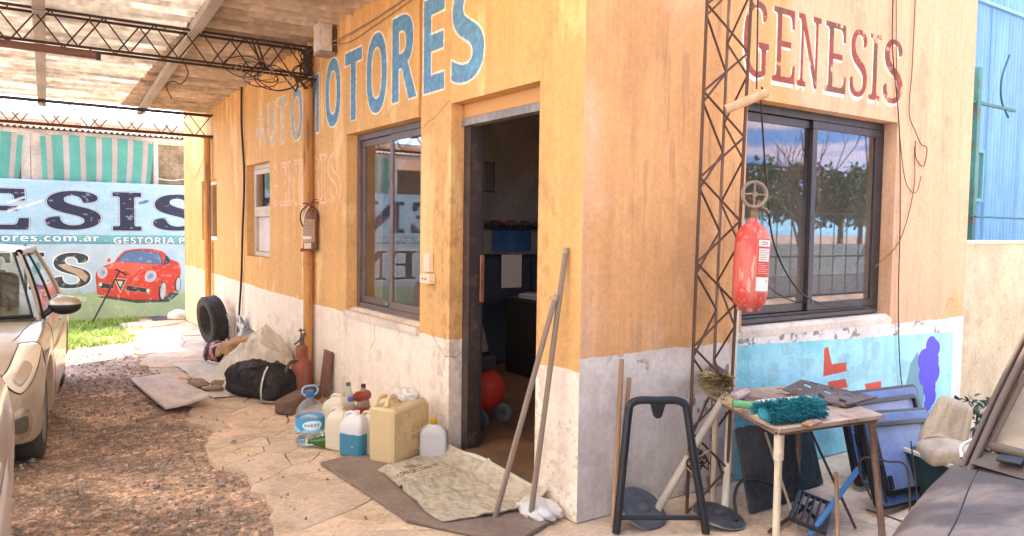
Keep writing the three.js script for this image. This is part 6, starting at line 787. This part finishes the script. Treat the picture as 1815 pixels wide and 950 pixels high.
    const fg = part('fog_lamp', c); mesh('bezel', patch(sg, o.fog, 0.006, 12, 1), chrome, fg); mesh('lamp', patch(sg, o.fogIn, 0.01, 12, 1), mat(0x4c4a46, 0.2), fg);
    mesh('wing_seam', seam(sg, o.wingSeam), dark, c); mesh('bumper_seam', seam(sg, o.bumperSeam), dark, c); mesh('door_seam', seam(sg, [[o.cowlZ - 0.05, 0.25], [o.cowlZ - 0.02, 0.4], [o.cowlZ - 0.03, 0.55], [o.cowlZ - 0.02, 0.62]]), dark, c); mesh('side_trim', patch(sg, [[aR + 0.4, 0.42], [aF - 0.4, 0.42], [aF - 0.4, 0.46], [aR + 0.4, 0.46]], 0.012, 12, 0.05), o.trim ?? P, c);
  }
  mesh('grille', grid(16, 8, (u, v) => [(u - 0.5) * 0.8, 0.3 + 0.12 * v, zN + 0.045 - 0.03 * Math.pow(2 * u - 1, 2)]), dark, c); mesh('upper_grille', grid(16, 4, (u, v) => [(u - 0.5) * 0.5, 0.57 + 0.05 * v, zN + 0.048 - 0.03 * Math.pow(2 * u - 1, 2)]), dark, c);
  // greenhouse
  const wb = W * o.wb, wrf = W * o.wrf, yb = o.cowlY, yr = o.roofY, { cowlZ, roofF, roofB, tailZ } = o;
  const baseF = (x) => cowlZ + 0.16 * (1 - (x / wb) * (x / wb)), topF = (x) => roofF + 0.1 * (1 - (x / wrf) * (x / wrf)), crown = (x) => 0.05 * (1 - (x / wrf) * (x / wrf)) - 0.02;
  const ws = (u, v) => { const xb = (u * 2 - 1) * wb, xt = (u * 2 - 1) * wrf, k = v; return [xb + (xt - xb) * k, yb + (yr + crown(xt) - 0.005 - yb) * k + 0.02 * Math.sin(k * PI), baseF(xb) + (topF(xt) - baseF(xb)) * k]; };
  const glass = o.glass;
  mesh('windscreen', grid(20, 10, (u, v) => ws(0.035 + 0.93 * u, 0.03 + 0.92 * v)), glass, c);
  mesh('windscreen_seal', merge(tube([0, 0.25, 0.5, 0.75, 1].map((u) => ws(0.03 + 0.94 * u, 0.02)), 0.012, 30, 6), tube([0, 0.5, 1].map((v) => ws(0.03, v)), 0.009, 20, 6), tube([0, 0.5, 1].map((v) => ws(0.97, v)), 0.009, 20, 6)), o.seal ?? M.black, c);
  const rw = (u, v) => { const xb = (u * 2 - 1) * wb * 0.95, xt = (u * 2 - 1) * wrf * 0.97; return [xb + (xt - xb) * v, yb + 0.03 + (yr + crown(xt) - yb - 0.03) * v, tailZ + (roofB - tailZ) * v - 0.05 * (1 - Math.pow(2 * u - 1, 2))]; };
  mesh('rear_window', grid(16, 8, (u, v) => rw(0.05 + 0.9 * u, 0.05 + 0.88 * v)), glass, c);
  mesh('roof', grid(24, 20, (u, v) => { const xt = (u * 2 - 1) * wrf, z0 = roofB, z1 = topF(xt); return [xt, yr + crown(xt) + 0.025 * Math.sin(v * PI), z0 + (z1 - z0) * v]; }), P, c);
  for (const sg of [-1, 1]) {
    const sw = (u, v) => { const zb = tailZ + (cowlZ - tailZ) * u, zt = roofB + (roofF - roofB) * u, b = belt(zb); return [sg * (wb + (wrf - wb) * v + 0.015 * Math.sin(v * PI)), b + (yr - 0.02 - b) * v, zb + (zt - zb) * v]; };
    for (const [a, b] of [[0.1, 0.5], [0.55, 0.94]]) mesh('side_window', grid(10, 8, (u, v) => sw(a + (b - a) * u, 0.04 + 0.9 * v)), glass, c);
    const pil = (u, r, rt) => grid(10, 12, (a, v) => { const p = sw(u, v), an = a * 2 * PI, w = r + (rt - r) * v; return [p[0] + sg * 0.45 * w * Math.cos(an) * 0.6, p[1] + 0.2 * w * Math.sin(an), p[2] + w * Math.sin(an)]; });
    mesh('front_pillar', pil(1, o.pillar, o.pillar * 0.85), P, c); mesh('centre_pillar', pil(0.525, 0.045, 0.035), dark, c); mesh('rear_pillar', pil(0.03, 0.11, 0.08), P, c); mesh('roof_rail', tube([0, 0.3, 0.6, 1].map((u) => sw(u, 1.0)), 0.028, 30, 8), P, c); mesh('belt_trim', tube([0.05, 0.4, 0.7, 0.98].map((u) => sw(u, 0.02)), 0.011, 30, 6), dark, c);
    mesh('pillar_trim', tube([0, 0.3, 0.6, 0.95].map((v) => { const p = sw(0.985, v); return [p[0] + sg * 0.016, p[1], p[2] - 0.035]; }), 0.009, 20, 6), o.seal ?? M.black, c);
    if (o.seamR) { for (const [dx, dz, r] of [[0.0, 0.05, 0.006], [-0.02, 0.075, 0.008]]) mesh('pillar_strip', tube([0, 0.3, 0.6, 0.95].map((v) => { const p = sw(1.0, v); return [p[0] + sg * dx, p[1] + 0.012, p[2] + dz]; }), r, 20, 6), o.seal, c); for (let i = 0; i < 9; i++) mesh('cowl_slat', rbx(0.05, 0.008, 0.05, sg * (0.06 + i * 0.07), yb + 0.004, baseF(0.06 + i * 0.07) + 0.03, 0.003), M.black, c); }
    if (!(o.noMirror === sg)) { const mr = part('mirror', c), mp = V(sg * (wb + 0.14), yb + o.mirrorUp, cowlZ - 0.2);
    mesh('housing', new THREE.SphereGeometry(1, 24, 16).scale(0.105, 0.062, 0.06).translate(mp.x, mp.y - 0.008, mp.z), dark, mr); mesh('cover', new THREE.SphereGeometry(1, 24, 12, 0, 2 * PI, 0, PI * 0.48).scale(0.108, 0.068, 0.064).translate(mp.x, mp.y, mp.z), P, mr); mesh('arm', rod([sg * (wb - 0.01), yb - 0.02, cowlZ - 0.18], [mp.x - sg * 0.07, mp.y - 0.02, mp.z], 0.024, 0.02), dark, mr); } else { const mm = part('mirror_mount', c); mesh('socket', rbx(0.03, 0.05, 0.09, sg * (wb + 0.005), yb + 0.0, cowlZ - 0.16, 0.012), M.black, mm); mesh('torn_cable', tube([[sg * wb, yb, cowlZ - 0.12], [sg * (wb + 0.03), yb - 0.02, cowlZ - 0.08], [sg * (wb + 0.02), yb - 0.04, cowlZ - 0.03]], 0.004, 16, 6), M.white, mm); }
    for (const z of [aF, aR]) { const w = part('wheel', c), x = sg * (W - 0.125); mesh('tyre', lathe([[wr * 0.66, -0.08], [wr * 0.9, -0.09], [wr * 0.98, -0.075], [wr, -0.04], [wr, 0.04], [wr * 0.98, 0.075], [wr * 0.9, 0.09], [wr * 0.66, 0.08]], 40).rotateZ(PI / 2).translate(x, wr, z), M.rubber, w); const sp = []; for (let i = 0; i < 6; i++) sp.push(bx(0.03, wr * 0.5, 0.05, 0, wr * 0.32, 0).rotateX(i / 6 * 2 * PI)); mesh('rim', merge(lathe([[0.02, 0.03], [0.06, 0.035], [0.07, 0.02], [0.02, 0.015]], 20).rotateZ(PI / 2), lathe([[wr * 0.58, -0.05], [wr * 0.67, -0.06], [wr * 0.67, 0.06], [wr * 0.6, 0.05], [wr * 0.58, -0.05]], 36).rotateZ(PI / 2), sp).translate(x + sg * 0.03, wr, z), mat(0x9a9a98, 0.4, 0.5), w); }
    mesh('wheel_well', rbx(0.3, 0.5, 0.66, sg * (W - 0.32), 0.32, aF, 0.02, 1), M.black, c);
    mesh('wiper', tube([[sg * 0.3 - 0.28, yb + 0.03, baseF(0.2) + 0.0], [sg * 0.3, yb + 0.035, baseF(0.1) + 0.02], [sg * 0.3 + 0.22, yb + 0.03, baseF(0.45) + 0.03]], 0.007, 20, 6), M.black, c);
    mesh('seat', smooth(deform(rbx(0.42, 0.56, 0.14, sg * 0.33, yb - 0.02, -0.15, 0.06, 4), (p) => { p.z -= 0.25 * (p.y - yb); })), M.rubber, c);
    mesh('door_handle', rbx(0.025, 0.022, 0.13, sg * (W * 0.985), belt(0) - 0.11, o.cowlZ - 0.95, 0.008), P, c);
  }
  mesh('cowl', grid(30, 3, (u, v) => { const x = (u * 2 - 1) * wb * 0.97; return [x, yb - 0.02 + 0.02 * v, baseF(x) + 0.07 * (1 - v)]; }), o.cowlMat ?? dark, c);
  mesh('dashboard', rbx(wb * 1.8, 0.1, 0.4, 0, yb - 0.1, cowlZ - 0.2, 0.04, 3), M.rubber, c);
  mesh('steering_wheel', new THREE.TorusGeometry(0.18, 0.014, 8, 36).rotateX(-0.5).translate(0.33, yb + 0.02, cowlZ - 0.5), M.black, c);
  return c;
}
const carGlass = phys(0xdfe6e0, 0.03, { transmission: 1, ior: 1.9, thickness: 0 });
const hatch = {
  W: 0.82, zN: 1.9, zT: -1.85, aF: 1.18, aR: -1.2, wr: 0.285, sill: 0.2, cowlZ: 0.72, cowlY: 0.86, roofF: -0.02, roofB: -1.3, tailZ: -1.72, roofY: 1.3, wb: 0.9, wrf: 0.68, pillar: 0.045, mirrorUp: 0.06,
  top: [[-1.85, 0.8], [-1.6, 0.86], [0.5, 0.86], [0.8, 0.85], [1.2, 0.83], [1.6, 0.77], [1.82, 0.69], [1.9, 0.63]], belt: [[-1.85, 0.78], [-1.2, 0.86], [0.2, 0.85], [0.9, 0.82], [1.4, 0.76], [1.8, 0.64], [1.9, 0.58]],
  headlight: [[1.3, 0.6], [1.8, 0.45], [1.86, 0.7], [1.42, 0.76]], reflector: [[1.58, 0.57], [1.8, 0.5], [1.83, 0.66], [1.62, 0.71]], fog: [[1.68, 0.2], [1.88, 0.2], [1.88, 0.36], [1.68, 0.36]], fogIn: [[1.715, 0.23], [1.865, 0.23], [1.865, 0.33], [1.715, 0.33]],
  wingSeam: [[0.8, 0.735], [0.95, 0.745], [1.1, 0.755], [1.25, 0.76], [1.4, 0.77]], bumperSeam: [[1.34, 0.58], [1.4, 0.45], [1.42, 0.3]], glass: carGlass,
};
const champagne = phys(0xffffff, 0.35, { metalness: 0.35, clearcoat: 0.7, clearcoatRoughness: 0.2, map: tintTex([182, 170, 150], 0.1, 4, 60, 2) });
makeCar({ ...hatch, paint: champagne, label: 'champagne hatchback parked on the dirt lane facing the yard', pos: [-2.76, -0.07, -4.12], turn: -0.106, lens: 0xe6dfca });
makeCar({ ...hatch, paint: phys(0xffffff, 0.35, { metalness: 0.2, clearcoat: 0.8, clearcoatRoughness: 0.15, map: tintTex([192, 182, 168], 0.06, 4, 60, 6) }), label: 'pale beige hatchback with its tail towards the champagne one', noMirror: 1, pos: [-3.17, -0.07, 0.2], turn: -0.045 });
const dusty = mat(0xffffff, 0.75, 0, { map: dataTex(512, (x, y) => { const a = fbm(x * 5, y * 5, 4, 5) - 0.5, b = fbm(x * 70, y * 70, 3, 70) - 0.5, d = sstep(0.4, 0.65, fbm(x * 7, y * 7, 5, 7)), k = 1 + 0.25 * a + 0.22 * b; return [(66 + 36 * d) * k, (54 + 32 * d) * k, (45 + 28 * d) * k]; }, true) });
const dustyGlass = phys(0xffffff, 0.35, { transmission: 0.35, thickness: 0, map: dataTex(256, (x, y) => { const k = 1 + 0.4 * (fbm(x * 6, y * 6, 4, 6) - 0.5) + 0.2 * (fbm(x * 60, y * 60, 2, 60) - 0.5); return [150 * k, 132 * k, 110 * k]; }, true) });
makeCar({ ...hatch, W: 0.8, paint: dusty, glass: dustyGlass, seal: mat(0x54463a, 0.9), cowlMat: mat(0x4c3f33, 0.95), label: 'dusty brown car parked across the yard before the table', noMirror: -1, seamR: 0.0016, pos: [0.464, -0.004, 2.514], turn: -1.361, cowlY: 0.94, roofY: 1.5, pillar: 0.05, roofF: 0.28, top: [[-1.85, 0.9], [-1.6, 0.93], [0.5, 0.93], [0.8, 0.93], [1.2, 0.89], [1.6, 0.82], [1.82, 0.68], [1.9, 0.6]], belt: [[-1.85, 0.8], [-1.2, 0.91], [0.2, 0.91], [0.9, 0.88], [1.4, 0.8], [1.8, 0.62], [1.9, 0.55]] });
// ---------- what the windows mirror: the street side ----------
{
  const fence = thing('street_fence', 'tall bar fence along the street side of the yard', 'fence', [10.5, 0, 7.4]);
  for (let i = 0; i < 34; i++) mesh('bar', rod([-8.5 + i * 0.52, 0, 0], [-8.5 + i * 0.52, 2.9, 0], 0.014, 0.014, 6), M.black, fence); for (const y of [0.9, 1.9, 2.88]) mesh('rail', bx(17.6, 0.04, 0.03, 0, y, 0.02), M.black, fence);
  const R = rng(61), leafM = [0x3f5a2c, 0x4c6a30, 0x35502c].map((c) => phys(c, 0.8, { transmission: 0.25, thickness: 0 })), bark = mottled([96, 80, 66], 0.9, 0.4);
  const leaf = () => grid(1, 2, (u, v) => [(u - 0.5) * 0.16 * Math.sin(PI * (0.15 + 0.8 * v)), 0.03 * Math.sin(v * 3), v * 0.22]);
  const labels = ['broad leafy tree beyond the street fence', 'dark round tree beyond the street fence beside the broad one', 'tall thin tree beyond the street fence', 'low bushy tree at the end of the street fence', 'spreading tree across the street'];
  [[18, 16, 4.6, 2.6], [22, 18, 5.0, 2.8], [26.5, 17, 4.8, 2.7], [31, 18, 5.2, 2.8], [36, 20, 5.4, 3.0]].forEach(([x, z, h, r], i) => {
    const t = thing('street_tree', labels[i], 'tree', [x, -0.1, z], 0, 'trees across the street'); const limbs = [rod([0, 0, 0], [0.1, h * 0.55, 0], 0.16, 0.1)]; for (let k = 0; k < 6; k++) { const a = k / 6 * 6.3 + R(); limbs.push(rod([0.06, h * (0.3 + 0.05 * k), 0], [Math.cos(a) * r * 0.7, h * (0.6 + 0.3 * R()), Math.sin(a) * r * 0.7], 0.06, 0.02)); } mesh('trunk', merge(limbs), bark, t);
    const cl = []; for (let k = 0; k < 34; k++) { const a = R() * 6.3, q = Math.sqrt(R()) * r, y = h * 0.62 + (R() - 0.4) * h * 0.6 * (1 - q / r * 0.5); cl.push([Math.cos(a) * q, y, Math.sin(a) * q, 0.35 + 0.4 * R()]); }
    const gs = []; for (let k = 0; k < 2400; k++) { const c = cl[Math.floor(R() * cl.length)], d = V(R() - 0.5, R() - 0.5, R() - 0.5).normalize().multiplyScalar(c[3] * Math.cbrt(R())); gs.push(leaf().rotateX(R() * 6).rotateY(R() * 6).translate(c[0] + d.x, c[1] + d.y, c[2] + d.z)); } const cr = mesh('crown', merge(gs), leafM[i % 3], t);
  });
  // leafless tree near the fence
  const bt = thing('bare_tree', 'bare branching tree just inside the street fence', 'tree', [11, 0, 6.2]), br = []; const grow = (p, d, L, r, n) => { const q = [p[0] + d.x * L, p[1] + d.y * L, p[2] + d.z * L]; br.push(rod(p, q, r, r * 0.72, 6)); if (n > 0) for (let k = 0; k < 2 + (n > 2 ? 1 : 0); k++) grow(q, d.clone().add(V((R() - 0.5) * 1.1, (R() - 0.3) * 0.6, (R() - 0.5) * 1.1)).normalize(), L * (0.65 + 0.2 * R()), r * 0.62, n - 1); }; grow([0, 0, 0], V(0, 1, 0), 1.1, 0.05, 4); mesh('trunk', merge(br), bark, bt);
  structure('street', metreUV(new THREE.PlaneGeometry(120, 4.6).rotateX(-PI / 2).translate(10, -0.05, 10.2)), mottled([78, 76, 76], 0.9, 0.25));
  const sw = thing('street_wall', 'low pale wall across the street', 'wall', [22, 0, 13]); mesh('wall', bx(40, 1.1, 0.2, 0, 0.5, 0), mottled([116, 124, 116], 0.9, 0.2), sw);
  const lw = thing('side_wall', 'plain side wall closing the far side of the lane', 'wall', [-9.5, 0, -3]); mesh('wall', bx(0.2, 2.2, 18, 0, 1.0, 0), mottled([206, 190, 168], 0.9, 0.15), lw);
}
renderer.render(scene, camera);
